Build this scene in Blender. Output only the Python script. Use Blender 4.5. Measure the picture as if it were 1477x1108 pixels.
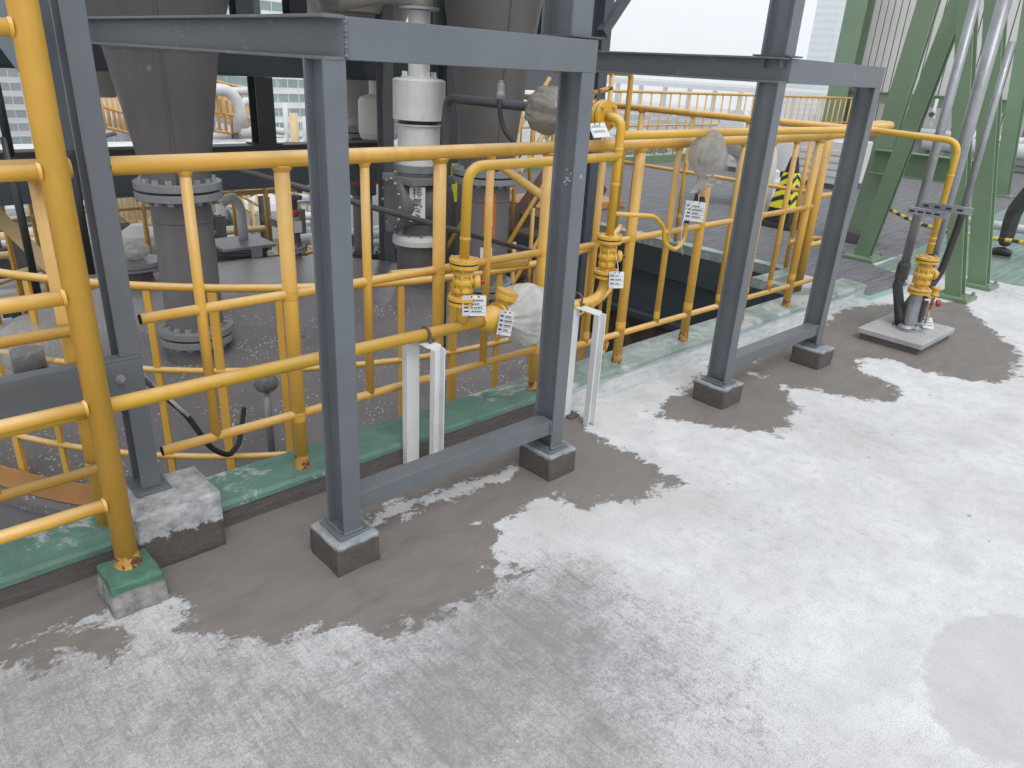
import bpy, bmesh, math, random
import numpy as np
from mathutils import Vector, Matrix, noise

for o in list(bpy.data.objects):
    bpy.data.objects.remove(o)
SC = bpy.context.scene
COL = SC.collection
R = math.radians
random.seed(7)

# ------------------------------------------------------------------ camera
PITCH, ROLL, AZ, FPX = R(23.421), R(3.288), R(46.227), 1061.35
CAMH = 1.6


def cam_axes():
    cp, sp = math.cos(PITCH), math.sin(PITCH)
    right = Vector((1, 0, 0)); fw = Vector((0, cp, -sp)); up = Vector((0, sp, cp))
    cr, sr = math.cos(ROLL), math.sin(ROLL)
    r2 = cr * right + sr * up
    u2 = -sr * right + cr * up
    # heading frame -> world (world X runs along the guard rail, Y across it, away from the camera)
    def w(v):
        s, c = math.sin(AZ), math.cos(AZ)
        return Vector((v.x * s + v.y * c, -v.x * c + v.y * s, v.z))
    return w(r2), w(u2), w(fw)


CR, CU, CF = cam_axes()
CPOS = Vector((0, 0, CAMH))
cam_d = bpy.data.cameras.new('camera')
cam = bpy.data.objects.new('camera', cam_d)
COL.objects.link(cam)
m = Matrix.Identity(4)
for i in range(3):
    m[i][0], m[i][1], m[i][2], m[i][3] = CR[i], CU[i], -CF[i], CPOS[i]
cam.matrix_world = m
cam_d.sensor_width = 36
cam_d.lens = FPX / 1477 * 36
cam_d.clip_start = 0.05
cam_d.clip_end = 4000
SC.camera = cam

# ------------------------------------------------------------------ sky, sun, exposure
SUN_EL, SUN_AZ = R(58), R(200)
world = bpy.data.worlds.new('World')
SC.world = world
world.use_nodes = True
wt = world.node_tree
for n in list(wt.nodes):
    wt.nodes.remove(n)
wo = wt.nodes.new('ShaderNodeOutputWorld')
wb = wt.nodes.new('ShaderNodeBackground')
sky = wt.nodes.new('ShaderNodeTexSky')
sky.sky_type = 'NISHITA'
sky.sun_disc = False
sky.sun_elevation = SUN_EL
sky.sun_rotation = SUN_AZ
sky.dust_density = 6.0
sky.air_density = 1.0
sky.ozone_density = 1.0
hs = wt.nodes.new('ShaderNodeHueSaturation')
hs.inputs['Saturation'].default_value = 0.12
mixw = wt.nodes.new('ShaderNodeMix'); mixw.data_type = 'RGBA'
mixw.inputs[0].default_value = 0.80
mixw.inputs[7].default_value = (7.2, 7.45, 7.8, 1)      # even cloud layer over the clear-sky model
wt.links.new(sky.outputs[0], hs.inputs['Color'])
wt.links.new(hs.outputs[0], mixw.inputs[6])
cl = wt.nodes.new('ShaderNodeTexNoise'); cl.inputs['Scale'].default_value = 2.2; cl.inputs['Detail'].default_value = 5
wtc = wt.nodes.new('ShaderNodeTexCoord'); wt.links.new(wtc.outputs['Generated'], cl.inputs['Vector'])
cm = wt.nodes.new('ShaderNodeMapRange'); cm.inputs[1].default_value = .35; cm.inputs[2].default_value = .65; cm.inputs[3].default_value = .86; cm.inputs[4].default_value = 1.03
wt.links.new(cl.outputs[0], cm.inputs[0])
mw2 = wt.nodes.new('ShaderNodeMix'); mw2.data_type = 'RGBA'; mw2.blend_type = 'MULTIPLY'; mw2.inputs[0].default_value = 1.0
wt.links.new(mixw.outputs[2], mw2.inputs[6]); wt.links.new(cm.outputs[0], mw2.inputs[7])
wt.links.new(mw2.outputs[2], wb.inputs[0])
wb.inputs[1].default_value = 0.14
wt.links.new(wb.outputs[0], wo.inputs[0])

sun_d = bpy.data.lights.new('sun', 'SUN')
sun_d.energy = 0.9
sun_d.angle = R(25)
sun_d.color = (1.0, 0.97, 0.93)
sun = bpy.data.objects.new('sun', sun_d)
COL.objects.link(sun)
# sun stands behind the camera's right shoulder, high
sdir = Vector((math.cos(SUN_EL) * math.sin(SUN_AZ), math.cos(SUN_EL) * math.cos(SUN_AZ), math.sin(SUN_EL)))
sun.rotation_euler = (-sdir).to_track_quat('-Z', 'Y').to_euler()

SC.view_settings.view_transform = 'Standard'
SC.view_settings.look = 'None'
SC.view_settings.exposure = 0.42
SC.view_settings.gamma = 1.0
SC.view_settings.use_curve_mapping = False
SC.render.engine = 'CYCLES'
SC.cycles.volume_bounces = 2
SC.cycles.max_bounces = 7
SC.cycles.diffuse_bounces = 4
SC.cycles.glossy_bounces = 3
SC.cycles.transmission_bounces = 4


# ------------------------------------------------------------------ measuring helpers (photo ray met with a real plane)
def ray(u, v):
    return CR * ((u - 738.5) / FPX) + CU * (-(v - 554) / FPX) + CF


def P(u, v, X=None, Y=None, Z=None):
    d = ray(u, v)
    if X is not None: t = X / d.x
    elif Y is not None: t = Y / d.y
    else: t = (Z - CAMH) / d.z
    return CPOS + d * t


def ZAT(u, v, x, y):
    d = ray(u, v)
    return CAMH + d.z * (d.x * x + d.y * y) / (d.x ** 2 + d.y ** 2)


def V(*a):
    return Vector(a)


# ------------------------------------------------------------------ object helpers
WL = {}


def tag(o, label=None, cat=None, group=None, kind=None):
    if label: o['label'] = label
    if cat: o['category'] = cat
    if group: o['group'] = group
    if kind: o['kind'] = kind
    return o


def thing(name, label, cat, loc=(0, 0, 0), group=None):
    o = bpy.data.objects.new(name, None)
    o.empty_display_size = 0.1
    COL.objects.link(o)
    o.location = loc
    WL[o.name] = Vector(loc)
    return tag(o, label, cat, group)


def frame_of(d, up=None):
    d = Vector(d).normalized()
    if up is None:
        up = V(0, 0, 1) if abs(d.z) < 0.95 else V(0, 1, 0)
    s = d.cross(Vector(up)).normalized()
    u = s.cross(d).normalized()
    return d, s, u


class MB:
    def __init__(self):
        self.v = []; self.f = []; self.sm = []

    def _add(self, vs, fs, smooth=False):
        b = len(self.v)
        self.v += [Vector(q) for q in vs]
        for q in fs:
            self.f.append(tuple(i + b for i in q)); self.sm.append(smooth)
        return self

    def box(self, lo, hi):
        x0, y0, z0 = lo; x1, y1, z1 = hi
        vs = [(x0, y0, z0), (x1, y0, z0), (x1, y1, z0), (x0, y1, z0), (x0, y0, z1), (x1, y0, z1), (x1, y1, z1), (x0, y1, z1)]
        return self._add(vs, [(0, 3, 2, 1), (4, 5, 6, 7), (0, 1, 5, 4), (1, 2, 6, 5), (2, 3, 7, 6), (3, 0, 4, 7)])

    def sect(self, p, q, prof, up=None, smooth=False):
        """extrude a closed 2-D profile (side, up) from p to q"""
        p = Vector(p); q = Vector(q)
        d, s, u = frame_of(q - p, up)
        n = len(prof)
        vs = [p + s * a + u * b for a, b in prof] + [q + s * a + u * b for a, b in prof]
        fs = [(i, (i + 1) % n, n + (i + 1) % n, n + i) for i in range(n)]
        fs += [tuple(range(n - 1, -1, -1)), tuple(range(n, 2 * n))]
        return self._add(vs, fs, smooth)

    def bar(self, p, q, w, h, up=None):
        return self.sect(p, q, [(-w / 2, -h / 2), (w / 2, -h / 2), (w / 2, h / 2), (-w / 2, h / 2)], up)

    def isec(self, p, q, b, h, tw=.007, tf=.009, up=None):
        B, Hh, w = b / 2, h / 2, tw / 2
        return self.sect(p, q, [(-B, -Hh), (B, -Hh), (B, -Hh + tf), (w, -Hh + tf), (w, Hh - tf), (B, Hh - tf), (B, Hh), (-B, Hh), (-B, Hh - tf), (-w, Hh - tf), (-w, -Hh + tf), (-B, -Hh + tf)], up)

    def csec(self, p, q, b, h, t=.007, tf=.009, up=None, flip=1):
        """channel: web at side 0, flanges to side flip*b"""
        Hh = h / 2
        pr = [(0, -Hh), (b, -Hh), (b, -Hh + tf), (t, -Hh + tf), (t, Hh - tf), (b, Hh - tf), (b, Hh), (0, Hh)]
        if flip < 0:
            pr = [(-a, c) for a, c in pr][::-1]
        return self.sect(p, q, pr, up)

    def tube(self, pts, r, n=12, fillet=0, seg=5, caps=True, rs=None):
        pts = [Vector(q) for q in pts]
        if fillet and len(pts) > 2:
            out = [pts[0]]
            for i in range(1, len(pts) - 1):
                a, b, c = pts[i - 1], pts[i], pts[i + 1]
                d1 = (a - b); d2 = (c - b)
                k = min(fillet, d1.length * .49, d2.length * .49)
                s = b + d1.normalized() * k; e = b + d2.normalized() * k
                for j in range(seg + 1):
                    t = j / seg
                    out.append(s * (1 - t) ** 2 + b * 2 * t * (1 - t) + e * t * t)
            out.append(pts[-1])
            pts = out
        n_p = len(pts)
        d0 = (pts[1] - pts[0]).normalized()
        _, s, u = frame_of(d0)
        vs = []
        for i, q in enumerate(pts):
            if i == 0: t = (pts[1] - pts[0])
            elif i == n_p - 1: t = pts[-1] - pts[-2]
            else: t = (pts[i + 1] - q).normalized() + (q - pts[i - 1]).normalized()
            if t.length < 1e-9: t = d0
            t.normalize()
            s = (s - t * s.dot(t)).normalized(); u = s.cross(t)
            k = 1.0
            if 0 < i < n_p - 1:
                cosb = t.dot((q - pts[i - 1]).normalized())
                k = 1 / max(.75, cosb)
            rr = (rs[i] if rs else r) * k
            for j in range(n):
                a = 2 * math.pi * j / n
                vs.append(q + (s * math.cos(a) + u * math.sin(a)) * rr)
        fs = []
        for i in range(n_p - 1):
            for j in range(n):
                fs.append((i * n + j, i * n + (j + 1) % n, (i + 1) * n + (j + 1) % n, (i + 1) * n + j))
        b = len(self.v)
        self._add(vs, fs, True)
        if caps:
            self.f.append(tuple(b + j for j in range(n - 1, -1, -1))); self.sm.append(False)
            self.f.append(tuple(b + (n_p - 1) * n + j for j in range(n))); self.sm.append(False)
        return self

    def lathe(self, org, axis, prof, n=24, smooth=True, close=True):
        """prof: list of (radius, distance along axis); sharp corners are kept by doubling rings"""
        org = Vector(org)
        d, s, u = frame_of(axis)
        for i in range(len(prof) - 1):
            (r0, h0), (r1, h1) = prof[i], prof[i + 1]
            vs = []
            for r_, h_ in ((r0, h0), (r1, h1)):
                for j in range(n):
                    a = 2 * math.pi * j / n
                    vs.append(org + d * h_ + (s * math.cos(a) + u * math.sin(a)) * r_)
            self._add(vs, [(j, (j + 1) % n, n + (j + 1) % n, n + j) for j in range(n)], smooth)
        for (r_, h_), rev in ((prof[0], True), (prof[-1], False)):
            if close and r_ > 1e-5:
                vs = [org + d * h_ + (s * math.cos(2 * math.pi * j / n) + u * math.sin(2 * math.pi * j / n)) * r_ for j in range(n)]
                self._add(vs, [tuple(range(n - 1, -1, -1)) if rev else tuple(range(n))])
        return self

    def bolts(self, org, axis, rad, n, r, h, ph=0.0):
        d, s, u = frame_of(axis)
        for k in range(n):
            a = 2 * math.pi * (k + ph) / n
            c = Vector(org) + (s * math.cos(a) + u * math.sin(a)) * rad
            self.lathe(c - d * h / 2, d, [(r, 0), (r, h)], 6, False)
        return self

    def build(self, name, mat, parent=None, bevel=0, label=None, kind=None, seg=2):
        off = WL.get(parent.name, V(0, 0, 0)) if parent else V(0, 0, 0)
        me = bpy.data.meshes.new(name)
        me.from_pydata([tuple(q - off) for q in self.v], [], self.f)
        me.polygons.foreach_set('use_smooth', self.sm)
        me.update()
        me.materials.append(M[mat] if isinstance(mat, str) else mat)
        o = bpy.data.objects.new(name, me)
        COL.objects.link(o)
        if parent:
            o.parent = parent
            WL[o.name] = off
        if bevel:
            b = o.modifiers.new('bevel', 'BEVEL'); b.width = bevel; b.segments = seg; b.limit_method = 'ANGLE'; b.angle_limit = R(40)
        if label: o['label'] = label
        if kind: o['kind'] = kind
        return o


def solo(mb, name, mat, label, cat, loc=None, group=None, bevel=0, seg=2):
    """a thing that is a single mesh, origin at loc"""
    loc = Vector(loc) if loc is not None else V(0, 0, 0)
    mb2 = MB(); mb2.v = [q - loc for q in mb.v]; mb2.f = mb.f; mb2.sm = mb.sm
    o = mb2.build(name, mat, None, bevel, seg=seg)
    o.location = loc
    WL[o.name] = loc
    return tag(o, label, cat, group)


# ------------------------------------------------------------------ materials
M = {}


def new_mat(name):
    mt = bpy.data.materials.new(name)
    mt.use_nodes = True
    nt = mt.node_tree
    b = nt.nodes['Principled BSDF']
    M[name] = mt
    return mt, nt, b


def N(nt, t, **kw):
    n = nt.nodes.new(t)
    for k, v in kw.items():
        setattr(n, k, v)
    return n


def noise_n(nt, co, scale, detail=5, rough=.6, dist=0.0):
    n = N(nt, 'ShaderNodeTexNoise')
    n.inputs['Scale'].default_value = scale
    n.inputs['Detail'].default_value = detail
    n.inputs['Roughness'].default_value = rough
    n.inputs['Distortion'].default_value = dist
    nt.links.new(co, n.inputs['Vector'])
    return n.outputs[0]


def ramp(nt, fac, a, b, lo=0.0, hi=1.0):
    n = N(nt, 'ShaderNodeMapRange')
    n.inputs[1].default_value = a; n.inputs[2].default_value = b
    n.inputs[3].default_value = lo; n.inputs[4].default_value = hi
    nt.links.new(fac, n.inputs[0])
    return n.outputs[0]


def mixc(nt, fac, a, b, mode='MIX'):
    n = N(nt, 'ShaderNodeMix', data_type='RGBA', blend_type=mode)
    for i, q in ((0, fac), (6, a), (7, b)):
        if isinstance(q, (int, float)):
            n.inputs[i].default_value = q
        elif isinstance(q, tuple):
            n.inputs[i].default_value = q + (1,) if len(q) == 3 else q
        else:
            nt.links.new(q, n.inputs[i])
    return n.outputs[2]


def mth(nt, op, a, b=None):
    n = N(nt, 'ShaderNodeMath', operation=op)
    for i, q in ((0, a), (1, b)):
        if q is None: continue
        if isinstance(q, (int, float)): n.inputs[i].default_value = q
        else: nt.links.new(q, n.inputs[i])
    return n.outputs[0]


def bump(nt, b, h, strength, dist=.01):
    n = N(nt, 'ShaderNodeBump')
    n.inputs['Strength'].default_value = strength
    n.inputs['Distance'].default_value = dist
    nt.links.new(h, n.inputs['Height'])
    nt.links.new(n.outputs[0], b.inputs['Normal'])


def stretch(nt, co, sx, sy, sz, rot=(0, 0, 0)):
    n = N(nt, 'ShaderNodeMapping')
    n.inputs['Scale'].default_value = (sx, sy, sz)
    n.inputs['Rotation'].default_value = rot
    nt.links.new(co, n.inputs[0])
    return n.outputs[0]


def paint(name, c, rough=.45, var=.18, vscale=3.0, wear=None, wear_at=.66, wscale=9.0, bmp=.06, bscale=60, metal=0.0, spec=.5, c2=None, sky_tint=None, grime=None):
    """painted / plain surface: slow tone change, optional worn or dirty specks, brush-mark relief"""
    mt, nt, b = new_mat(name)
    tc = N(nt, 'ShaderNodeTexCoord').outputs['Object']
    n1 = noise_n(nt, tc, vscale, 6, .65)
    dark = tuple(q * (1 - var) for q in c) if c2 is None else c2
    lite = tuple(min(1, q * (1 + var * .7)) for q in c)
    col = mixc(nt, ramp(nt, n1, .3, .7), dark, lite)
    if sky_tint:
        # pale sky light on the sides that face up, mixed into the paint colour
        g = N(nt, 'ShaderNodeNewGeometry'); sz = N(nt, 'ShaderNodeSeparateXYZ'); nt.links.new(g.outputs['Normal'], sz.inputs[0])
        nb = noise_n(nt, tc, 7, 5, .65)
        f = mth(nt, 'MULTIPLY', ramp(nt, sz.outputs[2], .15, .75), ramp(nt, nb, .3, .62, .35, .95))
        col = mixc(nt, f, col, sky_tint)
    if grime:
        # runs and handling dirt
        ng = noise_n(nt, stretch(nt, tc, 26, 26, 3.0), 1.0, 5, .7)
        nh = noise_n(nt, tc, 2.4, 3, .6)
        col = mixc(nt, mth(nt, 'MULTIPLY', ramp(nt, ng, .50, .72), ramp(nt, nh, .42, .66, 0, .55)), col, grime)
    if wear:
        n2 = noise_n(nt, tc, wscale, 8, .7, .3)
        col = mixc(nt, ramp(nt, n2, wear_at, wear_at + .05), col, wear)
    nt.links.new(col, b.inputs['Base Color'])
    n3 = noise_n(nt, tc, bscale, 4, .6)
    nt.links.new(ramp(nt, n1, .3, .7, max(0, rough - .1), rough + .1), b.inputs['Roughness'])
    b.inputs['Metallic'].default_value = metal
    b.inputs['Specular IOR Level'].default_value = spec
    if bmp: bump(nt, b, n3, bmp, .01)
    return mt


paint('grey_steel', (.118, .132, .148), .40, .16, 2.2, (.25, .27, .30), .695, 16, .07, 90, grime=(.085, .095, .105))
paint('grey_steel_dark', (.055, .068, .082), .45, .2, 1.5, (.10, .11, .12), .72, 8, .04, 60)
paint('teal_steel', (.035, .055, .065), .5, .2, 1.2, None, .7, 8, .03, 50)
paint('black_steel', (.012, .013, .015), .5, .2, 3)
paint('yellow', (.605, .343, .058), .40, .12, 2.6, (.30, .17, .07), .705, 34, .10, 110, c2=(.54, .300, .040), sky_tint=(.68, .485, .25), grime=(.40, .225, .05), spec=.38)
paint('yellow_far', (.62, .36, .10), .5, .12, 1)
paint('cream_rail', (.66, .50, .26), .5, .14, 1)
paint('yellow_rust', (.50, .27, .06), .5, .3, 8, (.10, .042, .018), .50, 34, .25, 120)
paint('green_steel', (.150, .235, .140), .45, .15, 1.4, (.16, .26, .17), .72, 10, .04, 50)
paint('green_pale_steel', (.20, .285, .185), .45, .12, 1.4)
paint('white_paint', (.68, .69, .70), .4, .08, 4, (.30, .27, .24), .70, 24, .06, 80, grime=(.42, .40, .38))
paint('white_far', (.60, .61, .62), .55, .12, .4)
paint('off_white', (.60, .59, .56), .5, .12, 1.2)
paint('beige', (.36, .335, .31), .5, .15, 1.5)
paint('warm_grey', (.105, .095, .094), .48, .25, 1.6, (.19, .17, .165), .66, 5, .05, 40, grime=(.045, .040, .038))
paint('duct_grey', (.14, .135, .14), .45, .16, 1.4, (.24, .23, .23), .70, 7, .05, 50, grime=(.07, .065, .065))
paint('flange_grey', (.20, .21, .22), .42, .18, 6, (.08, .08, .08), .72, 20, .06, 70)
paint('galv', (.29, .305, .325), .40, .25, 7, (.38, .39, .405), .62, 20, .04, 60, metal=.55)
paint('rubber', (.012, .012, .013), .55, .3, 6)
paint('dark_pipe', (.045, .05, .055), .45, .25, 5)
paint('rust_brown', (.135, .088, .070), .65, .35, 2.5, (.16, .15, .14), .66, 6, .15, 30)
paint('orange_plate', (.42, .20, .06), .55, .25, 3, (.20, .10, .05), .62, 10, .08, 60)
paint('orange_label', (.50, .13, .03), .5, .1, 5)
paint('label_white', (.72, .71, .66), .5, .06, 20)
paint('card_white', (.60, .61, .62), .35, .04, 30)
paint('card_grey', (.45, .47, .50), .4, .08, 30)
paint('ink', (.02, .02, .022), .5, .1, 20)
paint('red_paint', (.35, .02, .02), .4, .2, 10)
paint('blue_wall', (.22, .42, .62), .5, .1, 2)
paint('pit_blue', (.034, .052, .066), .55, .3, 1.2, (.05, .06, .065), .72, 6, .04, 40)
paint('steel_bolt', (.30, .31, .32), .4, .2, 20, metal=.4)
paint('cladding', (.62, .61, .585), .5, .07, 1.1, (.44, .40, .36), .74, 3, .02, 40)
paint('clad_joint', (.16, .155, .15), .6, .1, 3)
paint('hazard_yellow', (.75, .72, .02), .45, .08, 8, (.45, .42, .05), .74, 30)
paint('pole_yellow', (.62, .46, .04), .45, .08, 8)
paint('lamp_beam', (.30, .36, .42), .5, .12, 1)
paint('mortar', (.105, .094, .088), .8, .22, 9, (.18, .165, .155), .68, 30, .35, 90)
paint('trouser', (.028, .029, .033), .9, .3, 14, None, .7, 9, .35, 60)
paint('shirt', (.10, .13, .20), .9, .2, 8)
paint('skin', (.42, .26, .19), .5, .08, 12)
paint('shoe', (.012, .012, .013), .5, .3, 20)
paint('shoe_sole', (.16, .16, .16), .7, .2, 20)
paint('helmet', (.75, .75, .72), .3, .05, 6)
paint('vest', (.60, .30, .03), .7, .1, 8)
paint('crown_leaf', (.055, .085, .040), .7, .35, .6)
paint('bark', (.08, .06, .045), .8, .3, 4)
paint('road_far', (.30, .31, .32), .8, .1, .05)
paint('concrete_far', (.40, .42, .44), .7, .1, .15)
paint('brick_far', (.36, .31, .30), .7, .1, .3)
paint('pink_far', (.55, .40, .37), .7, .1, .3)
paint('ground_far', (.26, .28, .27), .9, .3, .03, (.12, .17, .10), .55, .05)
paint('plant_floor', (.20, .205, .205), .8, .4, .7, (.09, .095, .095), .52, 1.2)
paint('glass_green', (.08, .19, .18), .12, .5, .12, (.36, .46, .46), .60, .25, 0, 10)
paint('glass_grey', (.06, .085, .105), .12, .5, .12, (.36, .40, .42), .63, .3, 0, 10)
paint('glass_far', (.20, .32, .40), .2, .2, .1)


def mat_green_paint():
    """old green deck paint with the pale grey undercoat showing, going paler along the kerb to the right"""
    mt, nt, b = new_mat('green_paint')
    pos = N(nt, 'ShaderNodeNewGeometry').outputs['Position']
    n1 = noise_n(nt, pos, 6, 8, .7, .4)
    n2 = noise_n(nt, stretch(nt, pos, 3, 30, 3), 4, 8, .7)
    n3 = noise_n(nt, pos, 2.2, 8, .72, .5)
    sx = N(nt, 'ShaderNodeSeparateXYZ'); nt.links.new(pos, sx.inputs[0])
    g = mixc(nt, ramp(nt, n1, .3, .7), (.060, .135, .105), (.115, .225, .180))
    g = mixc(nt, ramp(nt, n2, .55, .72), g, (.040, .095, .072))
    far = ramp(nt, sx.outputs[0], 2.2, 3.1)
    pale = mixc(nt, ramp(nt, n1, .35, .65), (.16, .225, .195), (.36, .405, .385))
    g = mixc(nt, mth(nt, 'MULTIPLY', far, .85), g, pale)
    g = mixc(nt, ramp(nt, mth(nt, 'ADD', n3, mth(nt, 'MULTIPLY', far, .05)), .57, .62), g, (.40, .43, .42))
    nt.links.new(g, b.inputs['Base Color'])
    b.inputs['Roughness'].default_value = .5
    bump(nt, b, n1, .25, .01)


mat_green_paint()


def mat_kerb_face():
    """front face of the kerb: fresh dark mortar on the left, bare grey on the right, ragged change-over"""
    mt, nt, b = new_mat('kerb_face')
    pos = N(nt, 'ShaderNodeNewGeometry').outputs['Position']
    sx = N(nt, 'ShaderNodeSeparateXYZ'); nt.links.new(pos, sx.inputs[0])
    n1 = noise_n(nt, pos, 5, 8, .7)
    n2 = noise_n(nt, stretch(nt, pos, 2, 2, 14), 6, 6, .7)
    dark = mixc(nt, ramp(nt, n2, .3, .7), (.070, .061, .057), (.125, .112, .106))
    bare = mixc(nt, ramp(nt, n2, .3, .7), (.30, .33, .34), (.50, .53, .54))
    f = ramp(nt, mth(nt, 'ADD', sx.outputs[0], mth(nt, 'MULTIPLY', n1, .5)), 2.66, 2.72)
    nt.links.new(mixc(nt, f, dark, bare), b.inputs['Base Color'])
    b.inputs['Roughness'].default_value = .7
    bump(nt, b, n2, .4, .01)


mat_kerb_face()


def mat_pedestal(name, grey=True):
    """small concrete foot: mortar-coated sides, grey painted top that runs over the edge unevenly"""
    mt, nt, b = new_mat(name)
    geo = N(nt, 'ShaderNodeNewGeometry')
    pos = geo.outputs['Position']
    sx = N(nt, 'ShaderNodeSeparateXYZ'); nt.links.new(pos, sx.inputs[0])
    tc = N(nt, 'ShaderNodeTexCoord').outputs['Object']
    so = N(nt, 'ShaderNodeSeparateXYZ'); nt.links.new(tc, so.inputs[0])
    n1 = noise_n(nt, tc, 22, 8, .7)
    n2 = noise_n(nt, stretch(nt, tc, 8, 8, 30), 5, 6, .7)
    dark = mixc(nt, ramp(nt, n2, .3, .7), (.058, .050, .046), (.108, .095, .088))
    top = mixc(nt, ramp(nt, n1, .3, .75), (.15, .175, .20), (.36, .38, .40))
    lim = .102 if grey else .17
    f = ramp(nt, mth(nt, 'ADD', so.outputs[2], mth(nt, 'MULTIPLY', n1, .03 if grey else .14)), lim + .010, lim + .020)
    nt.links.new(mixc(nt, f, dark, top if grey else mixc(nt, ramp(nt, n1, .3, .7), (.17, .18, .185), (.50, .51, .52))), b.inputs['Base Color'])
    b.inputs['Roughness'].default_value = .65
    bump(nt, b, n1, .45, .012)


mat_pedestal('pedestal')
mat_pedestal('plinth', False)


def mat_pad():
    mt, nt, b = new_mat('green_pad')
    tc = N(nt, 'ShaderNodeTexCoord').outputs['Object']
    so = N(nt, 'ShaderNodeSeparateXYZ'); nt.links.new(tc, so.inputs[0])
    n1 = noise_n(nt, tc, 18, 8, .7)
    g = mixc(nt, ramp(nt, n1, .3, .7), (.035, .105, .065), (.085, .20, .14))
    c = mixc(nt, ramp(nt, n1, .35, .65), (.12, .12, .115), (.34, .33, .32))
    f = ramp(nt, mth(nt, 'ADD', so.outputs[2], mth(nt, 'MULTIPLY', n1, .05)), .100, .110)
    nt.links.new(mixc(nt, f, c, g), b.inputs['Base Color'])
    b.inputs['Roughness'].default_value = .6
    bump(nt, b, n1, .6, .015)


mat_pad()


def mat_tank():
    """dark grey tank paint spattered with white paint flecks and streaks"""
    mt, nt, b = new_mat('tank_roof')
    pos = N(nt, 'ShaderNodeNewGeometry').outputs['Position']
    n1 = noise_n(nt, pos, 1.2, 6, .65)
    c = mixc(nt, ramp(nt, n1, .3, .7), (.112, .105, .108), (.162, .154, .157))
    vo = N(nt, 'ShaderNodeTexVoronoi'); vo.inputs['Scale'].default_value = 34
    vo.inputs['Randomness'].default_value = 1
    nt.links.new(stretch(nt, pos, 1.0, 1.6, 1.0, (0, 0, .5)), vo.inputs['Vector'])
    sel = noise_n(nt, pos, 2.6, 4, .7)
    thr = ramp(nt, sel, .34, .72, .04, .36)
    fl = mth(nt, 'LESS_THAN', vo.outputs['Distance'], thr)
    pick = N(nt, 'ShaderNodeSeparateColor'); nt.links.new(vo.outputs['Color'], pick.inputs[0])
    fl = mth(nt, 'MULTIPLY', fl, mth(nt, 'GREATER_THAN', pick.outputs[0], .38))
    st = noise_n(nt, stretch(nt, pos, 10, 1.0, 3, (0, 0, .9)), 6, 4, .6)
    fl = mth(nt, 'MAXIMUM', fl, mth(nt, 'MULTIPLY', ramp(nt, st, .70, .73), ramp(nt, sel, .5, .6)))
    c = mixc(nt, mth(nt, 'MULTIPLY', fl, .75), c, (.60, .58, .56))
    nt.links.new(c, b.inputs['Base Color'])
    nt.links.new(ramp(nt, n1, .3, .7, .24, .42), b.inputs['Roughness'])
    bump(nt, b, noise_n(nt, pos, 5, 4, .6), .08, .02)


mat_tank()


def mat_bag(name, c, alpha):
    """thin cloudy film: partly see-through, lets light through, glossy"""
    mt, nt, b = new_mat(name)
    tc = N(nt, 'ShaderNodeTexCoord').outputs['Object']
    n1 = noise_n(nt, tc, 11, 4, .6, 1.0)
    nt.links.new(mixc(nt, ramp(nt, n1, .3, .7), tuple(q * .82 for q in c), c), b.inputs['Base Color'])
    b.inputs['Roughness'].default_value = .16
    b.inputs['Specular IOR Level'].default_value = .7
    tl = N(nt, 'ShaderNodeBsdfTranslucent'); tl.inputs[0].default_value = c + (1,)
    tr = N(nt, 'ShaderNodeBsdfTransparent')
    m1 = N(nt, 'ShaderNodeMixShader'); m1.inputs[0].default_value = .35
    m2 = N(nt, 'ShaderNodeMixShader')
    nt.links.new(ramp(nt, n1, .35, .65, alpha - .10, alpha + .06), m2.inputs[0])
    out = nt.nodes['Material Output']
    nt.links.new(b.outputs[0], m1.inputs[1]); nt.links.new(tl.outputs[0], m1.inputs[2])
    nt.links.new(tr.outputs[0], m2.inputs[1]); nt.links.new(m1.outputs[0], m2.inputs[2])
    nt.links.new(m2.outputs[0], out.inputs[0])
    bump(nt, b, n1, .35, .012)


mat_bag('bag_white', (.82, .83, .84), .93)
mat_bag('bag_grey', (.62, .61, .57), .78)
mat_bag('bag_brown', (.33, .305, .265), .90)
mat_bag('bag_clear', (.55, .55, .53), .38)

# ================================================================== DECK
PATCH = [
    [(-90, 860), (0, 830), (150, 780), (164, 872), (148, 890), (100, 880), (60, 903), (25, 925), (0, 942), (-90, 980)],
    [(226, 770), (330, 735), (460, 680), (580, 638), (680, 605), (775, 570), (822, 592), (850, 628), (905, 655), (968, 692), (915, 717), (868, 720), (838, 728), (800, 712), (752, 722),
     (735, 742), (690, 758), (720, 778), (700, 800), (745, 822), (702, 850), (622, 884), (560, 905), (500, 898), (440, 906), (395, 916), (335, 924), (283, 905), (262, 872), (236, 850)],
    [(944, 598), (985, 570), (1010, 552), (1040, 520), (1092, 508), (1080, 540), (1118, 552), (1146, 590), (1118, 627), (1080, 618), (1000, 608)],
    [(1085, 532), (1105, 508), (1150, 490), (1195, 470), (1215, 448), (1290, 438), (1385, 436), (1420, 470), (1466, 505), (1452, 549), (1385, 546), (1330, 533), (1290, 518), (1238, 512), (1232, 532), (1290, 560), (1284, 576), (1212, 570), (1150, 556), (1112, 553)],
    [(30, 935), (70, 915), (110, 905), (175, 920), (165, 950), (110, 935), (60, 960)],
]
BARE = [[(518, 748), (556, 722), (640, 704), (745, 668), (752, 678), (738, 694), (655, 720), (600, 742), (560, 762), (532, 764)],
        [(268, 886), (292, 880), (290, 898), (272, 902)], [(690, 815), (745, 800), (760, 830), (715, 840)]]
ROUND = [[(1332, 960), (1345, 915), (1385, 890), (1440, 885), (1500, 890), (1560, 950), (1580, 1040), (1540, 1110), (1440, 1100), (1375, 1075), (1345, 1030)]]
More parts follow.
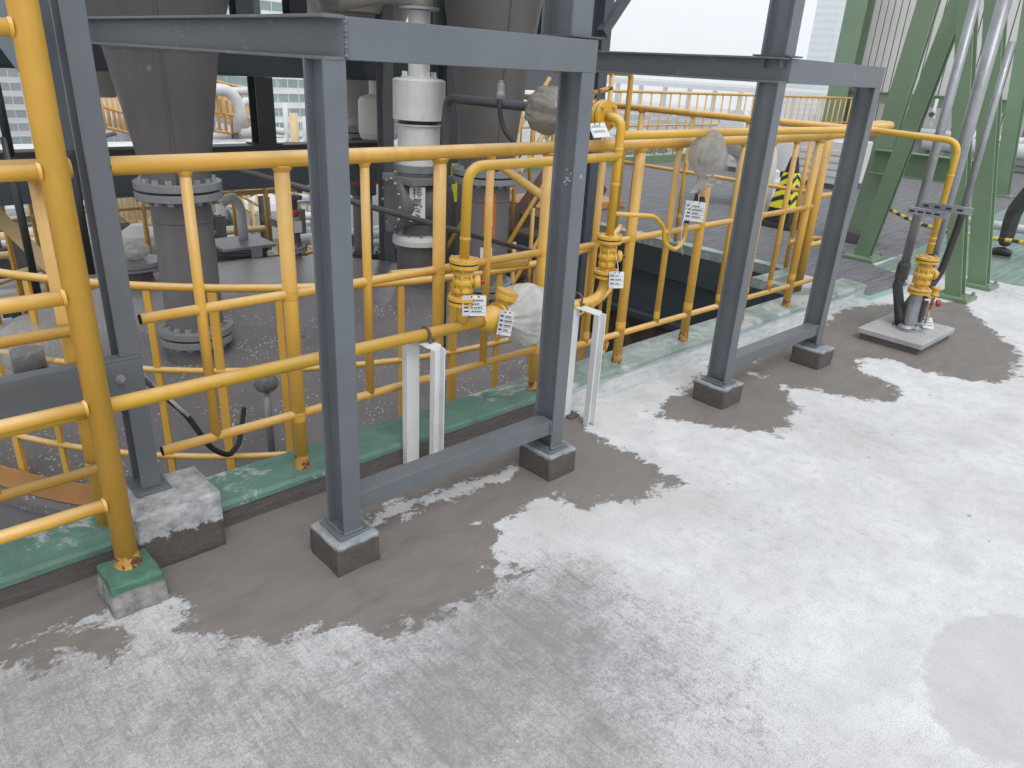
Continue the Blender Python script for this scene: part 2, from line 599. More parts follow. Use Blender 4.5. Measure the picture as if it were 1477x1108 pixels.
DARKZ = [[(1216, 386), (1262, 382), (1300, 396), (1310, 412), (1254, 430), (1190, 408)], [(880, 180), (1206, 372), (1216, 386), (1250, 377), (1330, 352), (1477, 288), (1700, 200), (1300, 150)]]
GREENZ = [[(1262, 384), (1335, 353), (1477, 290), (1650, 330), (1650, 450), (1477, 414), (1385, 396), (1318, 398), (1300, 394)]]
LINEZ = [[(1205, 417), (1210, 414), (1253, 428), (1302, 412), (1306, 416), (1254, 433)]]


def world_poly(px):
    out = []
    for u, v in px:
        q = P(u, v, Z=0)
        out.append((q.x, q.y))
    return np.array(out)


def sdf(pts, polys):
    """signed distance, positive inside the union of the polygons"""
    best = np.full(len(pts), -9.0)
    for po in polys:
        a = po; b = np.roll(po, -1, 0)
        d = np.full(len(pts), 9.0); ins = np.zeros(len(pts), bool)
        for (x0, y0), (x1, y1) in zip(a, b):
            e = np.array([x1 - x0, y1 - y0]); w = pts - np.array([x0, y0])
            t = np.clip((w @ e) / max(e @ e, 1e-12), 0, 1)
            d = np.minimum(d, np.hypot(*(w - t[:, None] * e).T))
            if y1 != y0:
                c = ((y0 > pts[:, 1]) != (y1 > pts[:, 1])) & (pts[:, 0] < (x1 - x0) * (pts[:, 1] - y0) / (y1 - y0) + x0)
                ins ^= c
        best = np.maximum(best, np.where(ins, d, -d))
    return best


def grid(x0, x1, y0, y1, s):
    nx = max(1, round((x1 - x0) / s)); ny = max(1, round((y1 - y0) / s))
    X, Y = np.meshgrid(np.linspace(x0, x1, nx + 1), np.linspace(y0, y1, ny + 1), indexing='ij')
    v = np.stack([X.ravel(), Y.ravel()], 1)
    i, j = np.meshgrid(np.arange(nx), np.arange(ny), indexing='ij')
    a = (i * (ny + 1) + j).ravel()
    return v, np.stack([a, a + ny + 1, a + ny + 2, a + 1], 1)


def build_deck():
    vs, fs, b = [], [], 0
    for g in ((-.4, 6.15, -1.0, 2.34, .02), (-6, -.4, -6, 2.34, .6), (-.4, 6.15, -6, -1.0, .5), (5.65, 6.15, 2.34, 2.98, .03),
              (6.15, 10.5, -1.0, 4.6, .045), (6.15, 30, -6, -1.0, .6), (10.5, 30, -1.0, 9.25, .3), (6.15, 10.5, 4.6, 9.25, .15)):
        v, f = grid(*g)
        vs.append(v); fs.append(f + b); b += len(v)
    v = np.concatenate(vs); f = np.concatenate(fs)
    me = bpy.data.meshes.new('deck')
    me.from_pydata(np.c_[v, np.zeros(len(v))].tolist(), [], f.tolist())
    pt = sdf(v, [world_poly(p) for p in PATCH])
    pt = np.minimum(pt, -sdf(v, [world_poly(p) for p in BARE]))
    att = dict(patch=pt, rnd=sdf(v, [world_poly(p) for p in ROUND]), dark=sdf(v, [world_poly(p) for p in DARKZ]),
               green=sdf(v, [world_poly(p) for p in GREENZ]), line=sdf(v, [world_poly(p) for p in LINEZ]))
    # old foot-traffic dirt: where the white coat has worn thin
    dirt = np.zeros(len(v))
    for (u, w, r, k) in ((760, 930, .36, 1.0), (820, 860, .24, .75), (640, 1020, .36, .85), (850, 1060, .3, .7), (60, 1000, .30, .75), (330, 900, .25, .5), (560, 930, .28, .5), (200, 1100, .4, .5), (720, 1120, .4, .6), (930, 940, .25, .35), (400, 960, .3, .35), (1440, 420, .45, .35), (1020, 1000, .3, .3), (80, 1040, .55, .66), (300, 1020, .5, .66), (500, 1060, .5, .70), (700, 960, .55, .72), (880, 960, .42, .62), (1000, 1090, .4, .42), (430, 940, .3, .5), (1250, 620, .5, .22), (1100, 760, .4, .20)):
        q = P(u, w, Z=0)
        dirt = np.maximum(dirt, k * np.exp(-((v[:, 0] - q.x) ** 2 + (v[:, 1] - q.y) ** 2) / r ** 2))
    dirt = np.minimum(dirt * 1.12, .92)
    att['dirt'] = dirt
    att['dark'] = np.maximum(att['dark'], np.minimum(v[:, 0] - 6.40, v[:, 1] - 2.78))
    for k, a in att.items():
        at = me.attributes.new(k, 'FLOAT', 'POINT')
        at.data.foreach_set('value', np.ascontiguousarray(a, dtype=np.float32))
    me.materials.append(M['deck'])
    o = bpy.data.objects.new('deck', me)
    COL.objects.link(o)
    tag(o, 'worn white concrete deck with grey mortar patches', None, None, 'structure')


def mat_deck():
    mt, nt, b = new_mat('deck')
    pos = N(nt, 'ShaderNodeNewGeometry').outputs['Position']

    def at(k):
        n = N(nt, 'ShaderNodeAttribute'); n.attribute_name = k
        return n.outputs['Fac']
    big = noise_n(nt, pos, 1.0, 3, .6)
    mid = noise_n(nt, pos, 5.5, 6, .68, .3)
    blot = noise_n(nt, pos, 17, 5, .7)
    fine = noise_n(nt, pos, 85, 4, .78)
    gr = noise_n(nt, pos, 240, 2, .8)
    sa = noise_n(nt, stretch(nt, pos, 2.2, 34, 1, (0, 0, .55)), 2.6, 5, .7, .4)
    sb = noise_n(nt, stretch(nt, pos, 30, 2.6, 1, (0, 0, .95)), 2.0, 5, .7, .4)
    # white coat, thin in places
    white = mixc(nt, ramp(nt, mid, .28, .72), (.50, .512, .53), (.70, .712, .728))
    white = mixc(nt, ramp(nt, blot, .48, .70, 0, .38), white, (.42, .425, .435))
    white = mixc(nt, ramp(nt, big, .46, .64, 0, .45), white, (.40, .385, .38))
    white = mixc(nt, ramp(nt, sa, .60, .74, 0, .30), white, (.30, .305, .32))
    # worn areas: aggregate shows through as dark salt and pepper
    spk = mth(nt, 'ADD', mth(nt, 'ADD', mth(nt, 'MULTIPLY', fine, .42), mth(nt, 'MULTIPLY', gr, .28)), mth(nt, 'MULTIPLY', blot, .30))
    spn = ramp(nt, spk, .36, .64, -.1, 1.1)
    d = mth(nt, 'ADD', at('dirt'), mth(nt, 'MULTIPLY', mth(nt, 'SUBTRACT', mid, .5), .8))
    d = mth(nt, 'ADD', d, mth(nt, 'MULTIPLY', mth(nt, 'SUBTRACT', sb, .5), .5))
    worn = ramp(nt, mth(nt, 'ADD', spn, d), .80, 1.50)
    wornc = mixc(nt, ramp(nt, big, .42, .58), (.105, .113, .132), (.175, .155, .145))
    wornc = mixc(nt, ramp(nt, gr, .35, .65), wornc, (.24, .235, .24))
    col = mixc(nt, mth(nt, 'MULTIPLY', worn, .88), white, wornc)
    col = mixc(nt, mth(nt, 'MULTIPLY', ramp(nt, d, .1, 1.0), .62), col, (.24, .234, .236))
    # broom and trowel drag marks
    bm = mth(nt, 'MULTIPLY', ramp(nt, sb, .56, .66), ramp(nt, at('dirt'), .3, .8))
    col = mixc(nt, mth(nt, 'MULTIPLY', bm, .35), col, (.15, .15, .16))
    # grain, pits and a few dropped crumbs
    col = mixc(nt, ramp(nt, gr, .50, .66, 0, .62), col, (.22, .22, .23))
    vo = N(nt, 'ShaderNodeTexVoronoi'); vo.inputs['Scale'].default_value = 5.5
    nt.links.new(stretch(nt, pos, 1, 1.8, 1, (0, 0, .4)), vo.inputs['Vector'])
    pk = N(nt, 'ShaderNodeSeparateColor'); nt.links.new(vo.outputs['Color'], pk.inputs[0])
    crumb = mth(nt, 'MULTIPLY', mth(nt, 'LESS_THAN', mth(nt, 'ADD', vo.outputs['Distance'], mth(nt, 'MULTIPLY', fine, .22)), mth(nt, 'ADD', .10, mth(nt, 'MULTIPLY', pk.outputs[1], .09))), mth(nt, 'GREATER_THAN', pk.outputs[0], .62))
    col = mixc(nt, mth(nt, 'MULTIPLY', crumb, .6), col, (.17, .165, .16))
    # older round repair, a shade darker
    rn = ramp(nt, mth(nt, 'ADD', at('rnd'), mth(nt, 'MULTIPLY', mth(nt, 'SUBTRACT', blot, .5), .10)), -.012, .012)
    rcol = mixc(nt, ramp(nt, spk, .3, .7), (.30, .30, .31), (.47, .47, .48))
    col = mixc(nt, mth(nt, 'MULTIPLY', rn, .55), col, rcol)
    # fresh mortar with ragged feathered edges
    rag = noise_n(nt, stretch(nt, pos, 1, 1.25, 1, (0, 0, .5)), 7.5, 8, .78, .25)
    e = mth(nt, 'ADD', mth(nt, 'ADD', at('patch'), .022), mth(nt, 'MULTIPLY', mth(nt, 'SUBTRACT', rag, .5), .42))
    pm = ramp(nt, e, -.008, .012)
    tr = noise_n(nt, stretch(nt, pos, 2, 5, 1, (0, 0, .3)), 2.5, 5, .68, .8)
    mort = mixc(nt, ramp(nt, tr, .25, .75), (.136, .123, .114), (.206, .188, .176))
    mort = mixc(nt, ramp(nt, big, .35, .65, 0, .5), mort, (.200, .190, .176))
    mort = mixc(nt, ramp(nt, fine, .6, .8, 0, .25), mort, (.125, .115, .108))
    col = mixc(nt, pm, col, mort)
    # far roofing: dark membrane and green painted walkway
    jag = mth(nt, 'MULTIPLY', mth(nt, 'SUBTRACT', mid, .5), .06)
    st2 = noise_n(nt, stretch(nt, pos, 1.2, 14, 1, (0, 0, -.35)), 2.0, 8, .68)
    dk = mixc(nt, ramp(nt, st2, .30, .72), (.075, .078, .088), (.22, .225, .24))
    col = mixc(nt, ramp(nt, mth(nt, 'ADD', at('dark'), jag), -.01, .01), col, dk)
    gn = mixc(nt, ramp(nt, st2, .30, .70), (.10, .165, .145), (.26, .33, .31))
    col = mixc(nt, ramp(nt, mth(nt, 'ADD', at('green'), jag), -.01, .01), col, gn)
    col = mixc(nt, ramp(nt, at('line'), -.02, .0), col, (.24, .40, .375))
    b.inputs['Specular IOR Level'].default_value = .25
    nt.links.new(col, b.inputs['Base Color'])
    nt.links.new(ramp(nt, pm, 0, 1, .88, .66), b.inputs['Roughness'])
    h = mth(nt, 'ADD', mth(nt, 'MULTIPLY', spk, .6), mth(nt, 'MULTIPLY', pm, .5))
    bump(nt, b, h, .45, .012)


mat_deck()
build_deck()

# ------------------------------------------------------------------ kerb round the void
def rough_prism(mb, p, q, prof, step=.05, amp=.004, seed=0):
    """profile swept from p to q in short steps with hand-trowelled unevenness"""
    p = Vector(p); q = Vector(q); L = (q - p).length
    d, s, u = frame_of(q - p)
    n = max(2, int(L / step)); k = len(prof)
    vs = []
    for i in range(n + 1):
        c = p + d * L * i / n
        for a, b_ in prof:
            w = c + s * a + u * b_
            nz = noise.noise(V(w.x * 4 + seed, w.y * 4, w.z * 4)) + .5 * noise.noise(V(w.x * 15, w.y * 15 + seed, w.z * 15))
            w = w + u * nz * amp * (1 if b_ > .02 else 0) + s * nz * amp * .8
            vs.append(w)
    fs = []
    for i in range(n):
        for j in range(k):
            fs.append((i * k + j, i * k + (j + 1) % k, (i + 1) * k + (j + 1) % k, (i + 1) * k + j))
    fs += [tuple(range(k - 1, -1, -1)), tuple(n * k + j for j in range(k))]
    return mb._add(vs, fs)


# frame_of(+X) gives side = -Y, up = Z ; profile (side, up)
kerb = MB()
rough_prism(kerb, (-6, 2.42, 0), (6.16, 2.42, 0), [(-.10, .0), (.112, -.01), (.112, .073), (-.10, .073)], .05, .004)
ko = kerb.build('kerb_face', 'kerb_face'); tag(ko, 'mortar coated lower face of the kerb below the guard rail', None, None, 'structure')
kerb = MB()
rough_prism(kerb, (-6, 2.42, .0745), (6.18, 2.42, .0745), [(-.10, .0), (.116, .0), (.113, .016), (.100, .026), (-.09, .031), (-.10, .027)], .04, .005, 5)
ko = kerb.build('kerb_cap', 'green_paint'); tag(ko, 'green painted top of the kerb below the guard rail', None, None, 'structure')
kerb = MB()
rough_prism(kerb, (5.65, 2.98, -.02), (6.2, 2.98, -.02), [(-.07, .0), (.07, .0), (.07, .08), (-.07, .08)], .05, .004)
rough_prism(kerb, (6.22, 2.96, -.02), (6.22, 9.2, -.02), [(-.07, .0), (.07, .0), (.07, .085), (-.07, .085)], .08, .004)
rough_prism(kerb, (5.72, 2.53, -.02), (5.72, 2.92, -.02), [(-.06, .0), (.06, .0), (.06, .072), (-.06, .072)], .05, .004)
ko = kerb.build('void_kerb', 'green_paint'); tag(ko, 'pale green kerb along the edges of the void', None, None, 'structure')
# trowelled cove where the white deck meets the right half of the kerb
cove = MB()
rough_prism(cove, (2.55, 2.305, 0), (5.95, 2.305, 0), [(-.02, -.004), (.075, -.004), (.055, .012), (.02, .035), (-.02, .062)], .05, .004, 9)
co = cove.build('kerb_cove', 'kerb_face'); tag(co, 'grey sloping fillet between deck and kerb', None, None, 'structure')

# ------------------------------------------------------------------ walls of the void, plant floor, distant ground
w = MB(); w.box((6.155, 2.9, -.30), (6.30, 9.2, -.023)); w.box((6.20, 2.9, -.74), (6.30, 9.2, -.301)); w.box((5.66, 2.53, -1.6), (5.78, 2.91, -.023)); w.box((5.66, 2.915, -1.6), (6.15, 3.05, -.023)); w.box((6.10, 2.9, -.80), (6.30, 9.2, -.742))
tag(w.build('void_wall', 'pit_blue'), 'dark blue painted steel wall inside the void', None, None, 'structure')
w = MB()
ribs = []
y = 2.9; k = 0
while y < 9.2:
    ribs.append((6.16 if k % 2 else 6.22, y)); ribs.append((6.16 if k % 2 else 6.22, y + .13)); y += .16; k += 1
vs = [(x, yy, -.80) for x, yy in ribs] + [(x, yy, -6.4) for x, yy in ribs]
w._add(vs, [(i, i + 1, len(ribs) + i + 1, len(ribs) + i) for i in range(len(ribs) - 1)])
tag(w.build('corrugated_wall', 'rust_brown'), 'rusty brown corrugated sheet low in the void', None, None, 'structure')
w = MB(); w.box((-8, 2.42, -.34), (5.66, 2.50, -.01)); w.box((-8, 2.44, -6.4), (5.66, 2.50, -.345))
tag(w.build('deck_edge_wall', 'concrete_far'), 'edge of the concrete deck above the plant', None, None, 'structure')
w = MB(); w.box((-25, 2.52, -31.9), (32, 34, -6.4))
tag(w.build('plant_floor', 'plant_floor'), 'grey floor of the plant below the deck', None, None, 'structure')
w = MB(); w.box((-118, -118, -32.2), (798, 798, -32))
tag(w.build('ground', 'ground_far'), 'hazy city ground reaching to the horizon', None, None, 'structure')
w = MB(); w.box((6.31, -6, -6.39), (30, 9.2, -.12))
tag(w.build('far_building_block', 'concrete_far'), 'building below the far part of the deck', None, None, 'structure')

# ================================================================== STEEL PORTAL FRAMES AND THEIR FEET
PED = [(1.065, 1.900, 'square mortar-sided concrete foot under the left post of the nearest grey frame'),
       (2.062, 1.905, 'square mortar-sided concrete foot under the right post of the nearest grey frame'),
       (3.312, 1.862, 'square mortar-sided concrete foot under the left post of the farther grey frame'),
       (4.305, 1.826, 'square mortar-sided concrete foot under the right post of the farther grey frame')]
PEDH = .115


def rough_block(cx, cy, sx, sy, h, amp=.006, n=7, seed=0, taper=.0):
    bm = bmesh.new()
    bmesh.ops.create_cube(bm, size=1)
    bmesh.ops.subdivide_edges(bm, edges=bm.edges[:], cuts=n, use_grid_fill=True)
    mb = MB()
    vs = []
    for q in bm.verts:
        t = 1 - taper * (q.co.z + .5)
        p = V(q.co.x * sx * t, q.co.y * sy * t, (q.co.z + .5) * h)
        k = noise.noise_vector(p * 14 + V(seed, 0, 0)) + .5 * noise.noise_vector(p * 40 + V(0, seed, 0))
        p += k * amp * (1 if q.co.z > -.45 else .4)
        vs.append(p + V(cx, cy, 0))
    bm.verts.index_update()
    mb._add(vs, [tuple(v.index for v in f.verts) for f in bm.faces], True)
    bm.free()
    return mb


for i, (x, y, lb) in enumerate(PED):
    mb = rough_block(x, y, .165 if i < 2 else .18, .185, PEDH, .005, 7, i * 3.1)
    mb.v = [q - V(0, 0, .003) for q in mb.v]
    o = solo(mb, 'concrete_pedestal', 'pedestal', lb, 'pedestal', (x, y, 0), 'concrete feet under the grey frames', .004)


def portal(i0, label, xA, xB, yF, ztop, bar_z, far):
    """two I-section posts, cross channel, channel running back, low tie bar"""
    t = thing('portal_frame', label, 'frame', (xA, yF + .05, 0), 'grey steel portal frames')
    d = .11
    yc = yF + d / 2
    zb = 1.588; zt = 1.692
    for x in (xA, xB):
        MB().isec((x, yc, PEDH + .008), (x, yc, zb), .068, d, .007, .009, up=(0, 1, 0)).build('post', 'grey_steel', t, .002)
        MB().box((x - .06, yc - .07, PEDH - .004), (x + .06, yc + .07, PEDH + .007)).build('base_plate', 'grey_steel', t, .003)
    # web of the cross channel faces the camera
    MB().csec((xA + .034, yF, (zb + zt) / 2), (xB + .036, yF, (zb + zt) / 2), .06, zt - zb, .007, .009, flip=-1).build('cross_beam', 'grey_steel', t, .002)
    # beam running back over the void
    MB().csec((xA + .034, yF - .002, (zb + zt) / 2), (xA + .034, far, (zb + zt) / 2), .065, zt - zb + .004, .007, .009, flip=-1).build('side_beam', 'grey_steel_side', t, .002)
    MB().box((xB + .030, yF + .012, zb + .01), (xB + .036, yF + .06, zt - .01)).build('end_plate', 'grey_steel', t, .001)
    # tie bar near the floor, a channel lying on its web
    zc = bar_z
    MB().csec((xA + .036, yF + .012, zc), (xB - .036, yF + .012, zc), .075, .062, .006, .007, flip=-1).build('tie_bar', 'grey_steel', t, .002)
    # weld beads round the post feet and at the tie bar ends
    for x in (xA, xB):
        w_ = MB()
        pts = [(-.036, -.057), (.036, -.057), (.036, .057), (-.036, .057), (-.036, -.057)]
        path = []
        for (a0, b0), (a1, b1) in zip(pts[:-1], pts[1:]):
            for k in range(9):
                path.append(V(x + a0 + (a1 - a0) * k / 9, yc + b0 + (b1 - b0) * k / 9, PEDH + .010 + random.uniform(-.001, .002)))
        w_.tube(path, .005, 6, rs=[random.uniform(.004, .0065) for _ in path])
        w_.build('foot_weld', 'grey_steel', t)
    for x, s_ in ((xA + .037, 1), (xB - .037, -1)):
        w_ = MB()
        path = [V(x, yF + .009, bar_z - .030 + .0035 * k) for k in range(18)] + [V(x, yF + .012 + .005 * k, bar_z + .032) for k in range(1, 12)]
        w_.tube(path, .004, 6, rs=[random.uniform(.0035, .006) for _ in path])
        w_.build('tie_weld', 'grey_steel', t)
    # weld bead at the mitre
    wb_ = MB()
    wb_.tube([V(xA + .034 + .002 * math.sin(k * 2.1), yF - .004, zb + .004 + k * .0033) for k in range(30)], .004, 6, rs=[.0035 + .002 * random.random() for k in range(30)])
    wb_.build('weld_bead', 'grey_steel', t)
    return t


paint('grey_steel_side', (.118, .130, .145), .42, .14, 1.6, (.20, .21, .22), .60, 7, .05, 70)
f1 = portal(0, 'grey steel portal frame nearest the camera with white support standing behind its tie bar', 1.070, 2.056, 1.852, 0, .222, 4.75)
f2 = portal(2, 'grey steel portal frame farther right beside the square slab with the yellow valve', 3.305, 4.322, 1.808, 0, .215, 4.6)

# tall columns that go on upwards from the two frames
def upper_col(t, x, y, z0, top, w_, d_):
    MB().isec((x, y, z0 + .008), (x, y, top), w_, d_, .008, .010, up=(0, 1, 0)).build('upper_column', 'grey_steel', t, .002)
    MB().box((x - w_ * .75, y - d_ * .72, z0 + .001), (x + w_ * .75, y + d_ * .72, z0 + .008)).build('cap_plate', 'grey_steel_dark', t, .002)
    for s in (-1, 1):
        MB().box((x - .045, y + s * .045 - .004, z0 - .045), (x - .012, y + s * .045 + .004, z0)).build('stiffener', 'grey_steel', t, .001)


upper_col(f2, 3.345, 1.88, 1.694, 5.2, .085, .125)
upper_col(f1, 2.04, 1.96, 1.694, 5.2, .10, .15)

# scuffs where the grey paint has been knocked off the near right post
def scuff(t, c, face, up, size, n, seed, mat='bare_primer'):
    rnd = random.Random(seed); c = Vector(c); f = Vector(face); u = Vector(up); s = u.cross(f)
    for k in range(n):
        a0 = c + s * rnd.uniform(-1, 1) * size[0] + u * rnd.uniform(-1, 1) * size[1]
        ang = rnd.uniform(.5, 1.1) * rnd.choice((1, 1, -1)); L = rnd.uniform(.3, 1) * size[1]; w_ = rnd.uniform(.12, .3) * size[0]
        d = s * math.cos(ang) + u * math.sin(ang); e = d.cross(f)
        vs = []
        for i in range(10):
            q = 2 * math.pi * i / 10
            vs.append(a0 + d * math.cos(q) * L * .5 * rnd.uniform(.7, 1.1) + e * math.sin(q) * w_ * rnd.uniform(.6, 1.2) + f * .0006)
        MB()._add(vs, [tuple(range(10))]).build('paint_scuff', mat, t)


paint('bare_primer', (.42, .44, .46), .5, .15, 30)
scuff(f1, (2.026, 1.882, 1.235), (-1, 0, 0), (0, 0, 1), (.014, .032), 7, 4)
scuff(f1, (2.056, 1.852, 1.235), (0, -1, 0), (0, 0, 1), (.012, .018), 3, 9)
scuff(f2, (4.0, 1.808, 1.645), (0, -1, 0), (0, 0, 1), (.02, .012), 3, 5)

# ------------------------------------------------------------------ left grey column with bolted channel, on its plinth
c = P(206, 705, Z=.235)
CX, CY = .603, 2.41
lc = thing('steel_column', 'tall grey steel column on the big concrete plinth beside the yellow ladder', 'column', (CX, CY, .20))
MB().isec((CX, CY, .225), (CX, CY, 5.0), .062, .10, .007, .009, up=(0, 1, 0)).build('shaft', 'grey_steel', lc, .002)
MB().box((CX - .055, CY - .075, .212), (CX + .055, CY + .075, .224)).build('base_plate', 'grey_steel', lc, .002)
MB().csec((-2.5, CY - .062, .640), (CX + .02, CY - .062, .640), .05, .125, .007, .009, flip=-1).build('cross_channel', 'grey_steel', lc, .002)
MB().box((CX - .10, CY - .071, .585), (CX + .025, CY - .063, .695)).build('splice_plate', 'grey_steel', lc, .002)
for dx, dz in ((-.045, .642),):
    q = V(CX + dx, CY - .072, dz)
    b_ = MB().lathe(q, (0, -1, 0), [(.016, 0), (.016, .003), (.0105, .003), (.0105, .013)], 6, False)
    b_.lathe(q + V(0, -.013, 0), (0, -1, 0), [(.0055, 0), (.0055, .012)], 8)
    b_.build('bolt', 'steel_bolt', lc, .001)
mb = rough_block(.640, 2.33, .275, .235, .215, .007, 9, 2.2)
mb.v = [q - V(0, 0, .003) for q in mb.v]
solo(mb, 'concrete_plinth', 'plinth', 'large grey concrete plinth with mortar face under the tall left column', 'plinth', (.640, 2.33, 0), None, .006)

# ------------------------------------------------------------------ yellow ladder at the left edge
LX, LY = .447, 2.156
lad = thing('ladder', 'yellow pipe ladder with thick stile at the left edge', 'ladder', (LX, LY, .1))
for x in (LX, LX - .52):
    MB().tube([(x, LY, .108 if x == LX else 0), (x, LY, 4.2)], .0335, 20).build('stile', 'yellow', lad)
for k in range(9):
    z = .332 + k * .3215
    MB().tube([(LX - .030, LY, z), (LX - .49, LY, z)], .0200, 16).build('rung', 'yellow', lad)
    wd = MB().lathe((LX - .0305, LY, z), (-1, 0, 0), [(.025, 0), (.021, .008)], 14)
    wd.build('weld_collar', 'yellow', lad)
for x in (LX,):
    MB().lathe((x, LY, .104), (0, 0, 1), [(.042, 0), (.038, .015), (.0342, .045)], 12).build('rusty_foot', 'yellow_rust', lad, label='rusty stain where the ladder stile meets its foot')
mb = rough_block(LX - .005, LY - .03, .165, .165, .112, .009, 7, 8.8, .08)
mb.v = [q - V(0, 0, .003) for q in mb.v]
solo(mb, 'concrete_pad', 'green_pad', 'small chipped concrete pad with green top under the ladder stile', 'pad', (LX - .005, LY - .03, 0), None, .005)

# ================================================================== GUARD RAILS
FY = 2.385
ZT, ZM, ZB = 1.272, .806, .322


def rusty_base(t, x, y, z):
    MB().lathe((x, y, z), (0, 0, 1), [(.031, 0), (.0290, .02), (.0274, .055)], 14).build('rusty_foot', 'yellow_rust', t)


def rail(t, pts, r, name, n=14, mat='yellow', fillet=0):
    mb = MB().tube(pts, r, n, fillet)
    if name in ('post', 'baluster'):          # weld collar where it meets the top rail
        e = Vector(pts[-1])
        mb.lathe(e - V(0, 0, .020), (0, 0, 1), [(r * 1.01, 0), (r * 1.18, .006), (r * 1.42, .018)], 12)
        for z in (ZM, ZB):
            if pts[0][2] < z - .01:
                mb.lathe((pts[0][0], pts[0][1], z - .021), (0, 0, 1), [(r * 1.003, 0), (r * 1.06, .006), (r * 1.06, .036), (r * 1.003, .042)], 12)
    return mb.build(name, mat, t)


gl = thing('guard_rail', 'yellow pipe guard rail on the kerb behind the nearest grey frame', 'guard rail', (1.15, FY, .1), 'yellow guard rails round the void')
rail(gl, [(.634, FY, ZT), (2.47, FY, ZT)], .0272, 'top_rail', 18)
rail(gl, [(.655, FY, ZM), (2.45, FY, ZM)], .0172, 'middle_rail')
rail(gl, [(.66, FY, ZB + .012), (2.44, FY, ZB)], .0172, 'bottom_rail')
rail(gl, [(1.62, FY + .045, ZM - .005), (2.38, FY + .045, ZM - .055)], .0175, 'brace_rail')
for x in (1.162, 1.826, 2.435):
    rail(gl, [(x, FY, .10), (x, FY, ZT - .02)], .0262, 'post', 16)
    rusty_base(gl, x, FY, .10)
for x in (.845, 1.483, 2.09):
    rail(gl, [(x, FY, ZB), (x, FY, ZT - .02)], .0172, 'baluster')
for x, z, r_ in ((.634, ZT, .0272), (.655, ZM, .0172), (.66, ZB + .012, .0172)):
    for _ in (0,):
        MB().lathe((x - .0015, FY, z), (-1, 0, 0), [(r_ * .99, 0), (r_ * .99, .0012)], 14).build('open_end', 'rubber', gl)

gw = thing('guard_rail', 'yellow pipe guard rail behind the ladder, cut off at the tall grey column', 'guard rail', (0, FY, .1), 'yellow guard rails round the void')
rail(gw, [(-2.2, FY, ZT), (.535, FY, ZT)], .0272, 'top_rail', 18)
rail(gw, [(-2.2, FY, ZM), (.515, FY, ZM)], .0172, 'middle_rail')
rail(gw, [(-2.2, FY, ZB + .012), (.515, FY, ZB + .012)], .0172, 'bottom_rail')
for x in (-.45, -1.1, -1.75):
    rail(gw, [(x, FY, .10), (x, FY, ZT - .02)], .0262, 'post', 16)
for x in (.18, -.12, -.78, -1.42):
    rail(gw, [(x, FY, ZB), (x, FY, ZT - .02)], .0172, 'baluster')
rail(gw, [(.462, FY + .05, .07), (.462, FY + .05, ZT - .02)], .026, 'post', 16)
MB().tube([(.500, FY, ZM), (.518, FY, ZM)], .0205, 12).build('rusty_end', 'yellow_rust', gw, label='rusty cut end of the middle rail')

gr = thing('guard_rail', 'yellow pipe guard rail on the pale kerb in front of the dark void', 'guard rail', (3.0, FY, .1), 'yellow guard rails round the void')
rail(gr, [(2.585, FY, ZT), (5.10, FY, ZT)], .0272, 'top_rail', 18)
rail(gr, [(2.60, FY, ZM - .01), (5.06, FY, ZM)], .0172, 'middle_rail')
rail(gr, [(2.60, FY, .275), (5.60, FY, .245)], .0172, 'bottom_rail')
for x in (2.63, 3.085, 3.72, 4.36, 4.985):
    rail(gr, [(x, FY, .10), (x, FY, ZT - .02)], .0262, 'post', 16)
    rusty_base(gr, x, FY, .10)
for x in (2.80, 3.41, 4.05, 4.68):
    rail(gr, [(x, FY, .27), (x, FY, ZT - .02)], .0172, 'baluster')
rail(gr, [(2.60, FY, ZM - .02), (2.72, FY + .10, ZM + .02), (2.78, FY + .32, ZM + .16), (2.66, FY + .55, ZM + .30)], .022, 'bent_rail', 12, fillet=.1)

# rail along the far side of the void (runs across)
gx = thing('guard_rail', 'yellow guard rail crossing behind the void towards the grey roof', 'guard rail', (6.22, 3.6, .07), 'yellow guard rails round the void')
XF = 6.22
rail(gx, [(XF, 2.50, ZT), (XF, 7.6, ZT)], .030, 'top_rail', 16)
rail(gx, [(XF, 2.62, .74), (XF, 7.6, .74)], .0172, 'middle_rail')
rail(gx, [(XF, 2.62, .33), (XF, 2.95, .33)], .0172, 'bottom_rail')
for y in (2.72, 3.05, 3.65, 4.25, 4.85, 5.45, 6.05, 6.65, 7.25):
    rail(gx, [(XF, y, .055), (XF, y, ZT - .02)], .0285 if y not in (3.05, 4.25, 5.45, 6.65) else .0205, 'post', 14)
MB().tube([(XF - .4, 2.44, ZT + .04), (XF - .06, 2.44, ZT + .045), (XF + .08, 2.47, ZT + .05), (XF + .09, 2.56, ZT + .05), (XF - .05, 2.60, ZT + .04)], .03, 14, .06).build('return_rail', 'yellow', gx)
for x, y in ((5.62, 2.62), (5.80, 2.74), (5.98, 2.62)):
    rail(gx, [(x, y, .055), (x, y, ZT + .01)], .030, 'corner_post', 14)
rail(gx, [(5.60, 2.62, .42), (5.98, 2.62, .42), (6.0, 2.74, .42), (5.60, 2.76, .42)], .0195, 'corner_loop', 12, fillet=.05)
rail(gx, [(5.60, 2.62, .80), (6.2, 2.62, .80)], .0195, 'corner_rail', 12)
rail(gx, [(5.05, 2.44, ZT), (6.2, 2.5, ZT)], .030, 'corner_top_rail', 12)

